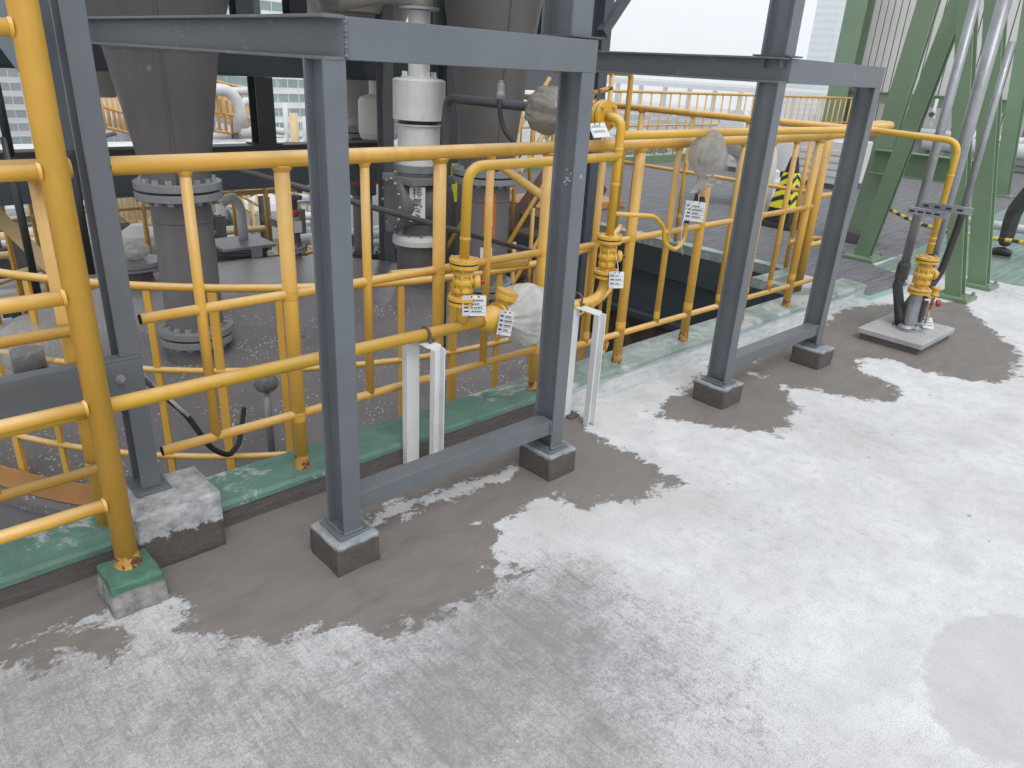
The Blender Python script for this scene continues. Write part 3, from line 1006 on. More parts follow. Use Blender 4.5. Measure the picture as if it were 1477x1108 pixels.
# ================================================================== TANK AND ITS RAILING
TX, TY, TR = 2.87, 5.74, 2.75
ZR = -.80
tank = thing('tank', 'big dark grey round tank with white paint flecks on its domed roof', 'tank', (TX, TY, -6.4))
prof = [(TR + .02, ZR - .06), (TR + .02, ZR)] + [(TR * math.cos(a), ZR + .50 * math.sin(a)) for a in [R(q) for q in (12, 24, 36, 48, 60, 72, 82)]] + [(.0001, ZR + .50)]
prof = [(r_, h) for r_, h in prof]
MB().lathe((TX, TY, 0), (0, 0, 1), [(TR, -6.4), (TR, ZR - .06)], 96).build('shell', 'duct_grey', tank)
rf = MB()
pr2 = [(TR + .02, ZR - .06), (TR + .02, ZR + .0)]
for k in range(1, 17):
    t = k / 16
    pr2.append((TR * (1 - t) + .0001, ZR + .60 * (1 - (1 - t) ** 2.2)))
rf.lathe((TX, TY, 0), (0, 0, 1), pr2, 96)
rf.build('roof', 'tank_roof', tank)


def roof_z(x, y):
    t = 1 - min(1, math.hypot(x - TX, y - TY) / TR)
    return ZR + .60 * (1 - (1 - t) ** 2.2)


tr = thing('tank_railing', 'curved yellow pipe railing round the edge of the dark tank roof', 'guard rail', (TX, TY, ZR))
RR = 2.70
def arc(z, a0, a1, n=64):
    return [V(TX + RR * math.cos(R(a0 + (a1 - a0) * k / n)), TY + RR * math.sin(R(a0 + (a1 - a0) * k / n)), z) for k in range(n + 1)]
for z, nm, r_ in ((.520, 'top_rail', .0205), (.080, 'middle_rail', .0165), (-.420, 'bottom_rail', .0165)):
    MB().tube(arc(z, 110, 305), r_, 12).build(nm, 'yellow', tr)
k = 0
a = 116
while a < 304:
    p = V(TX + RR * math.cos(R(a)), TY + RR * math.sin(R(a)), 0)
    MB().bar((p.x, p.y, ZR), (p.x, p.y, .50), .034 if k % 2 else .044, .020 if k % 2 else .026, up=(math.cos(R(a)), math.sin(R(a)), 0)).build('post', 'yellow', tr, .003)
    k += 1; a += 6.6
# toe plate at the lower left
toe = MB()
pts = arc(0, 196, 222, 14)
vs = []
for p in pts:
    n_ = (V(p.x, p.y, 0) - V(TX, TY, 0)).normalized()
    for rr, z in ((.03, ZR + .03), (.036, ZR + .03), (.036, ZR + .17), (.03, ZR + .17)):
        vs.append(V(p.x, p.y, 0) + n_ * rr + V(0, 0, z))
toe._add(vs, [(i * 4 + j, i * 4 + (j + 1) % 4, i * 4 + 4 + (j + 1) % 4, i * 4 + 4 + j) for i in range(14) for j in range(4)])
toe.build('toe_plate', 'orange_plate', tr)

# ================================================================== YELLOW GAS LINE
GY = 2.225
PR = .0238
PU = .0200


def flange_pair(parent, c, axis, Rf, t=.018, gap=.007, nb=8, mat='yellow', gasket='rubber', name='flange', bolts=True, rb=None):
    """two discs with a dark gasket between, bolts through both"""
    d = Vector(axis).normalized(); c = Vector(c)
    for s in (-1, 1):
        MB().lathe(c + d * s * (gap / 2), d * s, [(Rf * .995, 0), (Rf, .002), (Rf, t - .002), (Rf * .99, t)], 28).build(name, mat, parent)
    MB().lathe(c - d * gap * .5, d, [(Rf * .93, 0), (Rf * .93, gap)], 24).build('gasket', gasket, parent)
    if bolts:
        rb = rb or Rf * .13
        b = MB()
        b.bolts(c + d * (gap / 2 + t + rb * .55), d, Rf * .80, nb, rb, rb * 1.1, .5)
        b.bolts(c - d * (gap / 2 + t + rb * .55), d, Rf * .80, nb, rb, rb * 1.1, .5)
        b.build('bolt_ring', mat if mat != 'flange_grey' else 'steel_bolt', parent, kind='stuff')


def ball_valve(t, lo, hi, Rf, r, side, handle='red_paint', mat='yellow', nb=4):
    """flanged valve between lo and hi with ribbed body and a gear bonnet on one side"""
    lo = Vector(lo); hi = Vector(hi); d = (hi - lo).normalized(); L = (hi - lo).length
    body = MB()
    body.lathe(lo, d, [(r * 1.15, .01), (r * 1.25, L * .18), (r * 1.75, L * .24), (r * 1.75, L * .32), (r * 1.45, L * .34), (r * 1.5, L * .42), (r * 1.85, L * .46), (r * 1.85, L * .54),
                       (r * 1.5, L * .58), (r * 1.45, L * .66), (r * 1.75, L * .68), (r * 1.75, L * .76), (r * 1.25, L * .82), (r * 1.15, L - .01)], 20)
    bo = body.build('valve', mat, t)
    flange_pair(bo, lo, d, Rf, .014, .007, nb, mat)
    flange_pair(bo, hi, d, Rf, .014, .007, nb, mat)
    rods = MB()
    dd, s, u = frame_of(d)
    for k in range(6):
        a = 2 * math.pi * (k + .3) / 6
        c0 = lo + (s * math.cos(a) + u * math.sin(a)) * r * 1.66
        rods.tube([c0 + d * L * .2, c0 + d * L * .8], .0045, 6)
    rods.build('tie_rods', mat, bo, kind='stuff')
    side = Vector(side).normalized(); mid = (lo + hi) / 2
    MB().lathe(mid, side, [(r * .75, r * .8), (r * .75, r * 1.9), (r * 1.15, r * 2.0), (r * 1.2, r * 2.5), (r * .9, r * 2.9), (r * .5, r * 2.95)], 16).build('bonnet', mat, bo)
    hb = MB()
    hb.bolts(mid + side * r * 2.55, side, r * .95, 6, r * .16, r * .3)
    hb.build('bonnet_bolts', mat, bo, kind='stuff')
    MB().lathe(mid + side * r * 2.9, side, [(r * .34, 0), (r * .42, r * .2), (r * .36, r * .65), (r * .2, r * .75)], 10).build('spindle_cap', handle, bo)
    return bo


gp = thing('gas_pipe', 'yellow gas pipe line with flanged valves running along the guard rail', 'pipe', (2.72, GY, .6))
ZP = .603
RX, BX = 2.715, 1.838
YW = 'yellow_pipe'
paint('yellow_pipe', (.595, .352, .038), .40, .10, 3.2, (.42, .24, .06), .72, 30, .08, 120, c2=(.53, .315, .026), spec=.38, grime=(.42, .23, .04), sky_tint=(.68, .46, .20))
# lower run from the left to the bagged valve, then on to the riser elbow
MB().tube([(-2.5, GY, ZP + .03), (1.93, GY, ZP)], PR, 18).build('lower_run', YW, gp)
MB().tube([(2.33, GY, ZP - .018), (RX - .10, GY, ZP - .03), (RX - .02, GY, ZP - .01), (RX, GY, ZP + .07), (RX, GY, .70)], PR, 18, .05).build('riser_elbow', YW, gp)
# bagged check valve on the lower run
cv = MB()
cv.lathe((1.93, GY, ZP - .002), (1, 0, 0), [(.034, 0), (.052, .03), (.062, .065), (.055, .09)], 18)
cvo = cv.build('strainer', YW, gp)
flange_pair(cvo, (2.035, GY, ZP - .004), (1, 0, 0), .072, .014, .007, 4, YW)
MB().lathe((2.045, GY, ZP + .02), (.25, -.1, 1), [(.03, 0), (.03, .06), (.05, .062), (.05, .078), (.047, .085), (.05, .087), (.05, .10), (.03, .102)], 16).build('strainer_cap', YW, cvo)
MB().lathe((2.10, GY, ZP - .006), (1, 0, 0), [(.04, 0), (.075, .03), (.08, .11), (.07, .18), (.04, .23)], 16).build('regulator', YW, gp)
# tee, valve and bypass loop
MB().tube([(BX - .012, GY, ZP + .01), (BX - .012, GY, .70)], PR, 16).build('tee', YW, gp)
ball_valve(gp, (BX - .012, GY, .715), (BX - .008, GY, .868), .060, PR, (.75, -.66, .05), 'red_paint', YW)
MB().tube([(BX - .008, GY, .885), (BX, GY, 1.238), (RX, GY, 1.243)], PU, 18, .075, 7).build('bypass_loop', YW, gp)
MB().lathe((BX - .006, GY, 1.02), (0, 0, 1), [(PU + .0005, -.06), (PU + .002, -.058), (PU + .002, -.05), (PU + .0005, -.048)], 16).build('weld_ring', YW, gp)
# main valve and riser
ball_valve(gp, (RX, GY, .700), (RX, GY, .868), .060, PR, (.75, -.66, .05), 'dark_pipe', YW)
MB().tube([(RX, GY, .885), (RX, GY, 1.30), (RX, GY, 1.40), (RX, GY + .085, 1.41)], PU, 18, .07, 7).build('riser', YW, gp)
for z in (1.12, 1.275):
    MB().lathe((RX, GY, z), (0, 0, 1), [(PU + .0005, -.006), (PU + .0025, -.004), (PU + .0025, .004), (PU + .0005, .006)], 16).build('weld_ring', YW, gp)
uv = MB().lathe((RX, GY + .12, 1.41), (0, 1, 0), [(PR * 1.2, 0), (PR * 1.2, .03), (PR * 1.8, .05), (PR * 1.9, .12), (PR * 1.3, .15), (PR * 1.2, .2)], 18)
uvo = uv.build('upper_valve', YW, gp)
flange_pair(uvo, (RX, GY + .105, 1.41), (0, 1, 0), .068, .016, .006, 4, YW, rb=.011)
MB().tube([(RX, GY + .19, 1.45), (RX, GY + .19, 1.50), (RX + .06, GY + .12, 1.53)], .011, 10, .02).build('lever', 'yellow_rust', uvo)
MB().lathe((RX, GY + .19, 1.44), (0, 0, 1), [(.03, 0), (.034, .02), (.02, .04)], 12).build('bonnet', 'yellow_rust', uvo)
# long upper run to the slab
SX, SY = 5.345, 1.655
MB().tube([(RX, GY, 1.335), (4.0, GY, 1.335), (5.33, GY + .005, 1.325), (5.36, GY - .02, 1.323), (SX, SY, 1.308), (SX, SY, .60)], .0205, 16, .09, 7).build('upper_run', YW, gp)
ball_valve(gp, (SX, SY - .004, .345), (SX, SY - .002, .555), .072, .032, (.8, -.5, .1), YW, YW, 6)
for z in (1.10, .70, .665):
    MB().lathe((SX, SY, z), (0, 0, 1), [(.021, -.005), (.0232, -.003), (.0232, .003), (.021, .005)], 14).build('weld_ring', YW, gp)
# gauge siphon
s0 = P(908, 305, Y=GY); s1 = P(944, 312, Y=GY); s2 = P(958, 328, Y=GY); s3 = P(958, 352, Y=GY); s4 = P(974, 361, Y=GY); s5 = P(987, 347, Y=GY); s6 = P(990, 322, Y=GY); s7 = P(1003, 292, Y=GY); s8 = P(1008, 268, Y=GY)
MB().tube([V(RX, GY, s0.z), s1, s2, s3, s4, s5, s6], .011, 12, .035, 5).build('gauge_siphon', YW, gp)
MB().tube([s6, s7], .013, 10).build('gauge_cock', 'dark_pipe', gp)
MB().lathe(s7 + V(.012, -.01, .0), (.5, -.6, .1), [(.016, 0), (.03, .01), (.03, .03), (.012, .035)], 12).build('cock_handle', 'rubber', gp)
MB().tube([s7, s8], .011, 10).build('gauge_stem', 'dark_pipe', gp)
gc = P(1021, 225, Y=GY)
MB().lathe(gc + V(.02, .018, 0), (-.6, -.7, 0.1), [(.052, 0), (.056, .005), (.056, .04), (.05, .045)], 24).build('pressure_gauge', 'dark_pipe', gp)

# dark steel pipe feeding the upper valve from behind
dp = thing('steel_pipe', 'dark grey steel pipe entering the bagged valve from the left', 'pipe', (RX, 3.0, 1.41))
MB().tube([(RX, GY + .30, 1.412), (RX, 3.48, 1.412), (RX, 3.50, 1.30), (RX, 3.50, -1.2)], .024, 16, .05).build('run', 'dark_pipe', dp)
bt = P(722, 140, X=RX)
MB().lathe(bt + V(0, 0, -.01), (0, 0, 1), [(.022, 0), (.024, .02), (.02, .04), (.02, .07), (.012, .075), (.012, .09)], 12).build('drain_cock', 'galv', dp)
h = [P(720, 146, X=RX - .03), P(722, 170, X=RX - .03), P(728, 190, X=RX - .03), P(742, 206, X=RX - .02), P(752, 225, X=RX)]
MB().tube(h, .012, 10, .03).build('rubber_hose', 'rubber', dp)

# grey conduit slanting behind the rail
q0, q1 = P(325, 240, Y=2.62), P(800, 372, Y=2.62)
solo(MB().tube([q0 - (q1 - q0) * .05, q1 + (q1 - q0) * .1], .0125, 12), 'conduit', 'dark_pipe', 'thin grey conduit slanting down behind the guard rail', 'conduit', q0)

# ------------------------------------------------------------------ white channel supports under the gas pipe
def pipe_support(x, label, yb, yf):
    t = thing('pipe_support', label, 'pipe support', (x, yb, 0), 'white channel supports under the gas pipe')
    zt = ZP - PR - .012
    MB().csec((x - .028, yb, .0), (x - .028, yb, zt), .034, .062, .004, .005, up=(1, 0, 0), flip=1).build('back_leg', 'white_paint', t, .0015)
    MB().csec((x + .006, yf, .0), (x + .006, yf, zt), .034, .050, .004, .005, up=(1, 0, 0), flip=-1).build('front_leg', 'white_paint', t, .0015)
    MB().box((x - .030, yf - .003, zt + .0005), (x + .034, yb + .003, zt + .006)).build('top_plate', 'white_paint', t, .001)
    c0 = V(x + .005, GY, ZP)
    ub = MB().tube([c0 + V(0, math.cos(R(k)) * (PR + .006), math.sin(R(k)) * (PR + .006)) for k in range(-40, 225, 15)], .0055, 8)
    ub.tube([c0 + V(0, PR + .005, -.01), c0 + V(0, PR + .005, -.058)], .0055, 8); ub.tube([c0 + V(0, -PR - .005, -.01), c0 + V(0, -PR - .005, -.058)], .0055, 8)
    ub.build('u_bolt', 'rust_brown', t)
    MB().bolts((x + .005, GY, zt + .012), (0, 0, 1), PR + .005, 2, .009, .010, .25).build('nuts', 'rust_brown', t, kind='stuff')
    MB().box((x - .032, yb - .034, -.001), (x + .036, yb + .034, .012)).build('scuffed_foot', 'mortar', t, .003)
    return t


pipe_support(1.640, 'white steel channel support standing behind the tie bar of the nearest frame', 2.265, 2.165)
pipe_support(2.522, 'white steel channel support just right of the nearest frame', 2.20, 2.095)


# ------------------------------------------------------------------ tags
def tag_card(c, w, h, face, up, label, marks=4, strip=.28, hang=None):
    """laminated valve tag: card, grey title strip, rows of print, two eyelets, wire"""
    c = Vector(c); f = Vector(face).normalized(); u = Vector(up); s = u.cross(f).normalized(); u = f.cross(s).normalized()
    t = thing('valve_tag', label, 'tag', c, 'white valve tags wired to the gas pipe')

    def card(n_, a0, a1, b0, b1, z0, z1, mat):
        pts = []
        for z in (z0, z1):
            for a, b_ in ((a0, b0), (a1, b0), (a1, b1), (a0, b1)):
                bow = .004 * math.sin((a / w + .5) * 3.1)
                pts.append(c + s * a + u * b_ + f * (z + bow))
        return MB()._add(pts, [(0, 3, 2, 1), (4, 5, 6, 7), (0, 1, 5, 4), (1, 2, 6, 5), (2, 3, 7, 6), (3, 0, 4, 7)]).build(n_, mat, t)
    card('card', -w / 2, w / 2, -h / 2, h / 2, 0, .0012, 'card_white')
    card('title_strip', -w / 2 + .002, -w / 2 + w * strip, -h / 2 + .002, h / 2 - .002, .0013, .0016, 'card_grey')
    for k in range(marks):
        b0 = h / 2 - h * (.20 + .72 * k / marks)
        card('print_line', -w / 2 + w * .06, -w / 2 + w * (strip - .05), b0 - h * .07, b0, .0017, .0019, 'ink')
        x = -w / 2 + w * (strip + .06)
        while x < w * (.12 + .3 * random.random()):
            l_ = w * random.uniform(.04, .12)
            card('print_line', x, x + l_, b0 - h * .06, b0 - h * .01, .0017, .0019, 'ink')
            x += l_ + w * .025
        card('rule', -w / 2 + w * strip, w / 2 - .003, b0 - h * .115, b0 - h * .105, .0016, .0018, 'ink')
    for a in (-.12, .18):
        MB().lathe(c + s * w * a + u * h * .43 + f * .0014, f, [(.004, 0), (.004, .001)], 8).build('eyelet', 'ink', t)
    if hang is not None:
        MB().tube([c + s * w * .05 + u * h * .43 + f * .002, (c + Vector(hang)) / 2 + V(.004, -.01, 0), Vector(hang)], .0016, 6, .02).build('wire', 'label_white', t)
    return t


tag_card(P(684, 441, Y=GY - .06), .105, .082, (-.25, -1, .25), (.12, .1, 1), 'white printed tag hanging on the yellow valve with the red cap', 4, .30, V(BX, GY - .04, .72))
tag_card(P(729, 466, Y=GY - .075), .075, .105, (-.1, -1, .15), (.28, .1, 1), 'tilted white printed tag hanging beside the white plastic bag', 4, .30, V(2.04, GY - .05, ZP + .06))
tag_card(P(889, 404, Y=GY - .075), .082, .078, (-.3, -1, .2), (.10, .1, 1), 'white printed tag on the yellow riser valve right of the nearest frame', 3, .34, V(RX, GY - .05, .80))
tag_card(P(1002, 305, Y=GY - .05), .115, .10, (-.5, -1, .2), (.16, .1, 1), 'white printed tag hanging below the bagged gauge', 4, .30, P(1008, 275, Y=GY))
tag_card(P(864, 188, Y=GY + .02), .085, .075, (-.3, -.8, .8), (.10, .6, 1), 'white tag lying slanted below the yellow flange at the top of the riser', 2, .1, V(RX, GY + .15, 1.36))
# loose white cable tie below the gauge
# ------------------------------------------------------------------ plastic bags
def bag(c, size, name_lab, mat, pinch=None, seed=0, amp=.22, parts=None, tail=None):
    c = Vector(c)
    t = thing('plastic_bag', name_lab, 'plastic bag', c)
    bm = bmesh.new()
    bmesh.ops.create_icosphere(bm, subdivisions=5, radius=1)
    ax = Vector(pinch if pinch is not None else (0, 0, 1)).normalized()
    _, e1, e2 = frame_of(ax)
    vs = []
    for q in bm.verts:
        n_ = q.co.normalized()
        h_ = n_.dot(ax)
        an = math.atan2(n_.dot(e2), n_.dot(e1))
        c_, s_ = math.cos(an), math.sin(an)
        # pleats run from the tied neck over the bag, sharper towards the neck, with sagging folds across
        pl = 1 - 2.2 * abs(noise.noise(V(c_ * 2.6 + seed, s_ * 2.6, h_ * .7)))
        pl2 = 1 - 2.2 * abs(noise.noise(V(c_ * 6.0, s_ * 6.0 + seed, h_ * 1.6)))
        sag = noise.noise(V(n_.x * 1.6, n_.y * 1.6, n_.z * 1.6 + seed))
        k = .45 + .55 * max(0, h_ + .3)
        f = .95 + amp * (.55 * sag + .38 * pl * k + .22 * pl2 * k)
        p = V(n_.x * size[0], n_.y * size[1], n_.z * size[2]) * f
        if pinch is not None and h_ > .35:
            side = p - ax * p.dot(ax)
            p = ax * p.dot(ax) * (1 + (h_ - .35) * .30) + side * max(.16, 1 - ((h_ - .35) / .65) ** 1.3 * .95)
        vs.append(c + p)
    bm.verts.index_update()
    mb = MB(); mb._add(vs, [tuple(v.index for v in f.verts) for f in bm.faces], True)
    bm.free()
    mb.build('bag_film', mat, t)
    if tail:
        a, b_, w_, sd = tail
        a = Vector(a); b_ = Vector(b_)
        d, s, u = frame_of(b_ - a)
        vs = []; n = 14
        for i in range(n + 1):
            for j in range(13):
                g = (j / 12 - .5)
                x = a.lerp(b_, i / n) + s * g * w_ * (.5 + .9 * i / n) + u * (noise.noise(V(i * .35 + sd, j * .8, 0)) * .035 * (i / n + .3) + .012 * math.sin(j * 2.1))
                vs.append(x)
        mb = MB(); mb._add(vs, [(i * 13 + j, i * 13 + j + 1, i * 13 + 14 + j, i * 13 + 13 + j) for i in range(n) for j in range(12)], True)
        mb.build('bag_skirt', mat, t)
    return t


b1 = bag(P(790, 160, X=RX - .01), (.105, .135, .108), 'crumpled grey brown plastic bag wrapped round the valve left of the yellow flange', 'bag_brown', (0, 1, .1), 3.3, .26)
MB().tube([V(RX + .030 * math.cos(R(k)), 2.60, 1.412 + .030 * math.sin(R(k))) for k in range(0, 361, 24)], .003, 6).build('tie', 'label_white', b1)
cb = P(760, 452, Y=GY - .02)
b2 = bag(cb, (.165, .125, .135), 'white plastic bag wrapped round the regulator behind the right post of the nearest frame', 'bag_white', (-1, -.1, .05), 7.7, .24,
         tail=(cb + V(.02, -.05, -.06), cb + V(.06, -.06, -.16), .24, 2.0))
MB().tube([V(cb.x - .125, GY + .028 * math.cos(R(k)), cb.z + .02 + .03 * math.sin(R(k))) for k in range(0, 361, 24)], .0035, 6).build('tie', 'label_white', b2)
gcp = P(1021, 224, Y=GY - .01)
b3 = bag(gcp, (.112, .095, .128), 'grey plastic bag tied over the pressure gauge in front of the guard rail', 'bag_grey', (-.25, 0, -1), 11.9, .16,
         tail=(gcp + V(-.015, -.02, -.10), gcp + V(-.005, -.02, -.165), .20, 5.0))
MB().tube([gcp + V(.022 * math.cos(R(k)) - .02, .022 * math.sin(R(k)) - .025, -.092) for k in range(0, 361, 24)], .003, 6).build('tie', 'label_white', b3)
tw = [P(1004, 290, Y=GY - .06), P(992, 300, Y=GY - .07), P(984, 322, Y=GY - .07), P(982, 352, Y=GY - .06), P(985, 368, Y=GY - .05)]
MB().tube(tw, .0018, 6, .02).build('loose_string', 'label_white', b3)

# ================================================================== SLAB WITH VALVE AND HOSES (right)
sl = thing('concrete_slab', 'square grey concrete cover slab carrying the right hand yellow valve', 'slab', (5.33, 1.65, 0))
def slabpiece(z0, z1, e, nm, mat, sd):
    mb = rough_block(5.33, 1.655, .60 - e, .425 - e, z1 - z0, .003, 8, sd)
    mb.v = [q + V(0, 0, z0) for q in mb.v]
    mb.build(nm, mat, sl, .004)
paint('slab_top', (.36, .36, .37), .6, .18, 5, (.20, .20, .21), .62, 14, .25, 70)
slabpiece(.044, .078, 0, 'cover', 'slab_top', 1.0)
slabpiece(-.002, .043, .035, 'upstand', 'mortar', 4.0)
mb = MB().lathe((5.33, 1.65, .074), (0, 0, 1), [(.12, 0), (.10, .008), (.075, .012), (.05, .035), (.001, .04)], 14)
random.seed(3)
mb.v = [q + V(random.uniform(-.012, .012), random.uniform(-.012, .012), random.uniform(-.004, .008)) for q in mb.v]
mb.build('sealant_lump', 'galv', sl, label='crumpled silvery sealant where the pipes pass through')

gs = thing('steel_conduit', 'dark galvanised sleeve below the yellow valve on the square slab', 'conduit', (SX, SY, .08))
MB().lathe((SX, SY, .09), (0, 0, 1), [(.05, 0), (.042, .1), (.040, .25)], 14).build('sleeve', 'galv', gs)
MB().box((SX + .03, SY - .06, .12), (SX + .085, SY + .0, .27)).build('junction_box', 'dark_pipe', gs, .006)
tv = thing('drain_valve', 'small yellow and red drain valve hanging right of the slab valve', 'valve', (SX + .10, SY - .06, .3))
MB().lathe((SX + .10, SY - .075, .30), (.1, 0, 1), [(.014, 0), (.03, .01), (.03, .02), (.02, .025), (.02, .05), (.03, .055), (.03, .065), (.016, .07)], 14).build('body', YW, tv)
MB().lathe((SX + .09, SY - .10, .265), (.3, -1, .1), [(.02, 0), (.026, .01), (.02, .03), (.01, .035)], 10).build('red_cap', 'red_paint', tv)
MB().tube([(SX + .03, SY - .05, .30), (SX + .10, SY - .075, .30), (SX + .08, SY - .08, .22)], .010, 8).build('nipple', 'yellow_rust', tv)
MB().tube([(SX + .08, SY - .08, .22), (SX + .06, SY - .08, .12)], .006, 8).build('copper_tube', 'orange_plate', tv)
tag_card(P(1338, 466, Z=.115), .10, .082, (-.35, -1, .75), (.3, .35, 1), 'grey printed tag leaning on the square slab below its valve', 3, .32, V(SX + .06, SY - .08, .2))

# galvanised conduits rising behind the slab valve
def conduit(px0, px1, r, label, y, hose=None, n=14):
    a = P(px0[0], px0[1], Y=y)
    t = thing('conduit', label, 'conduit', (a.x, a.y, a.z))
    MB().tube([a, V(a.x, a.y, ZAT(px1[0], px1[1], a.x, a.y))], r, n).build('pipe', 'galv', t)
    return t, a
t1, a1 = conduit((1302, 392), (1420, -30), .030, 'thin galvanised conduit rising from a black hose on the slab', 1.86)
hz = [a1, a1 + V(0, 0, -.05), V(a1.x - .03, a1.y - .0, .30), V(5.33, 1.74, .20), V(5.32, 1.70, .085)]
MB().tube(hz, .034, 14, .09).build('hose', 'rubber', t1)
MB().lathe(a1 + V(0, 0, -.05), (0, 0, 1), [(.042, 0), (.044, .02), (.044, .10), (.038, .12)], 14).build('hose_coupling', 'dark_pipe', t1)
t2, a2 = conduit((1334, 405), (1455, -30), .043, 'thick galvanised pipe rising behind the yellow downpipe', 1.80, n=18)
MB().tube([a2, a2 + V(0, 0, -.06), V(a2.x - .03, a2.y - .02, .26), V(5.35, 1.70, .16), V(5.35, 1.67, .085)], .050, 16, .08).build('hose', 'rubber', t2)
t3, a3 = conduit((1387, 310), (1462, 60), .022, 'slim galvanised conduit with black boot right of the yellow downpipe', 1.62)
MB().tube([a3 + V(0, 0, .05), a3 + V(0, 0, -.08), V(a3.x - .05, a3.y + .01, .42), V(SX + .08, SY + .03, .20)], .024, 12, .08).build('hose', 'rubber', t3)
# slotted strut rails that clamp the pipes
st = thing('strut_rail', 'slotted galvanised strut rails clamping the pipes above the slab', 'strut', (5.5, 1.8, .9))
for (u0, v0, u1, v1, y_, nm) in ((1309, 303, 1364, 312, 1.74, 'lower_strut'), (1327, 295, 1402, 306, 1.70, 'upper_strut')):
    p0 = P(u0, v0, Y=y_); p1 = P(u1, v1, X=p0.x + .02)
    p1.z = p0.z
    d = (p1 - p0)
    MB().csec(p0, p1, .035, .042, .003, .004, flip=-1).build(nm, 'galv', st, .001)
    dd, s_, u_ = frame_of(d)
    sl_ = MB()
    for k in range(4):
        c0 = p0 + d * (.12 + .22 * k) + s_ * .0012
        sl_.box(c0 - V(.0015, .016, .006), c0 + V(.0015, .016, .006))
    sl_.build('slots', 'rubber', st, kind='stuff')

# ================================================================== CHUTES, VENT AND STEELWORK OVER THE TANK
def text_mesh(body, size, mat, parent, org, right, up, name='lettering', ext=.0008):
    """flat raised lettering on a label: right/up are world axes of the writing"""
    cu = bpy.data.curves.new('txt', 'FONT')
    cu.body = body; cu.size = size; cu.extrude = ext; cu.align_x = 'CENTER'; cu.align_y = 'CENTER'
    tmp = bpy.data.objects.new('txt', cu); COL.objects.link(tmp)
    dg = bpy.context.evaluated_depsgraph_get(); dg.update()
    me = bpy.data.meshes.new_from_object(tmp.evaluated_get(dg))
    bpy.data.objects.remove(tmp)
    r_ = Vector(right).normalized(); u_ = Vector(up).normalized(); n_ = r_.cross(u_)
    off = WL.get(parent.name, V(0, 0, 0))
    for v in me.vertices:
        q = v.co.copy()
        v.co = Vector(org) + r_ * q.x + u_ * q.y + n_ * q.z - off
    me.materials.clear(); me.materials.append(M[mat])
    o = bpy.data.objects.new(name, me); COL.objects.link(o)
    o.parent = parent; WL[o.name] = off
    return o


def chute(x, y, label, zfl, zfl2, rp, rf, cone, zbot, mat_c, nb=16):
    t = thing('chute', label, 'chute', (x, y, zbot))
    c = MB().lathe((x, y, 0), (0, 0, 1), [(cone[0][0], cone[0][1])] + list(cone[1:]), 40, close=False).build('cone', mat_c, t)
    MB().lathe((x, y, 0), (0, 0, 1), [(rp, zbot), (rp, zfl)], 36).build('pipe', 'duct_grey', t)
    flange_pair(t, (x, y, zfl), (0, 0, 1), rf, .045, .016, nb, 'flange_grey', rb=.022)
    MB().lathe((x, y, zfl - .20), (0, 0, 1), [(rp + .001, 0), (rp + .006, .004), (rp + .006, .012), (rp + .001, .016)], 32).build('weld_seam', 'duct_grey', t)
    if zfl2 is not None:
        flange_pair(t, (x, y, zfl2), (0, 0, 1), rf * .92, .045, .016, nb, 'flange_grey', rb=.022)
    # vertical seam of the rolled plate
    a = R(250)
    sm = MB()
    pts = [V(x + (r_ + .002) * math.cos(a), y + (r_ + .002) * math.sin(a), z) for r_, z in cone]
    sm.tube(pts, .007, 6).build('plate_seam', mat_c, c)
    return t


c1 = P(258, 272, Y=4.95)
CX1, CY1 = c1.x, 4.95
z2 = ZAT(283, 478, CX1, CY1)
chute(CX1, CY1, 'tall dark grey conical chute feeding the tank between the column and the nearest frame', c1.z, z2, .182, .262,
      [(.205, c1.z + .05), (.205, c1.z + .13), (.315, 1.56), (.55, 2.35), (.80, 3.2), (.80, 4.2)], roof_z(CX1, CY1) - .05, 'warm_grey')
c2 = P(702, 252, Y=4.75)
CX2, CY2 = c2.x, 4.75
t = chute(CX2, CY2, 'dark grey chute with an orange label behind the yellow bypass loop', c2.z, ZAT(702, 412, CX2, CY2), .200, .285,
          [(.22, c2.z + .05), (.22, c2.z + .16), (.29, 1.50), (.40, 2.2), (.55, 3.2), (.55, 4.2)], -2.2, 'warm_grey')
to_cam = V(-CX2, -CY2, 0).normalized()
sd_ = V(0, 0, 1).cross(to_cam)


def curved_label(parent, x, y, r_, a_mid, da, z0, z1, mat, name='label_plate'):
    n = 10; vs = []
    for i in range(n + 1):
        a = a_mid + (i / n - .5) * da
        for z in (z0, z1):
            vs.append(V(x + (r_ + .004) * math.cos(a), y + (r_ + .004) * math.sin(a), z))
    mb = MB(); mb._add(vs, [(2 * i, 2 * i + 2, 2 * i + 3, 2 * i + 1) for i in range(n)], True)
    return mb.build(name, mat, parent)


am = math.atan2(-CY2, -CX2)
lab = curved_label(t, CX2, CY2, .200, am + .18, .5, ZAT(710, 345, CX2, CY2), ZAT(710, 274, CX2, CY2), 'orange_label')
zz0, zz1 = ZAT(710, 345, CX2, CY2), ZAT(710, 274, CX2, CY2)
ang = am + .18
nrm = V(math.cos(ang), math.sin(ang), 0)
for k, ch in enumerate('TANK'):
    text_mesh(ch, .085, 'label_white', lab, V(CX2, CY2, zz1 - (k + .9) * (zz1 - zz0) / 5) + nrm * .207, V(0, 0, 1).cross(nrm), (0, 0, 1))
curved_label(t, CX2, CY2, .200, am + .1, .5, ZAT(708, 378, CX2, CY2), ZAT(708, 350, CX2, CY2), 'label_white', 'white_plate')

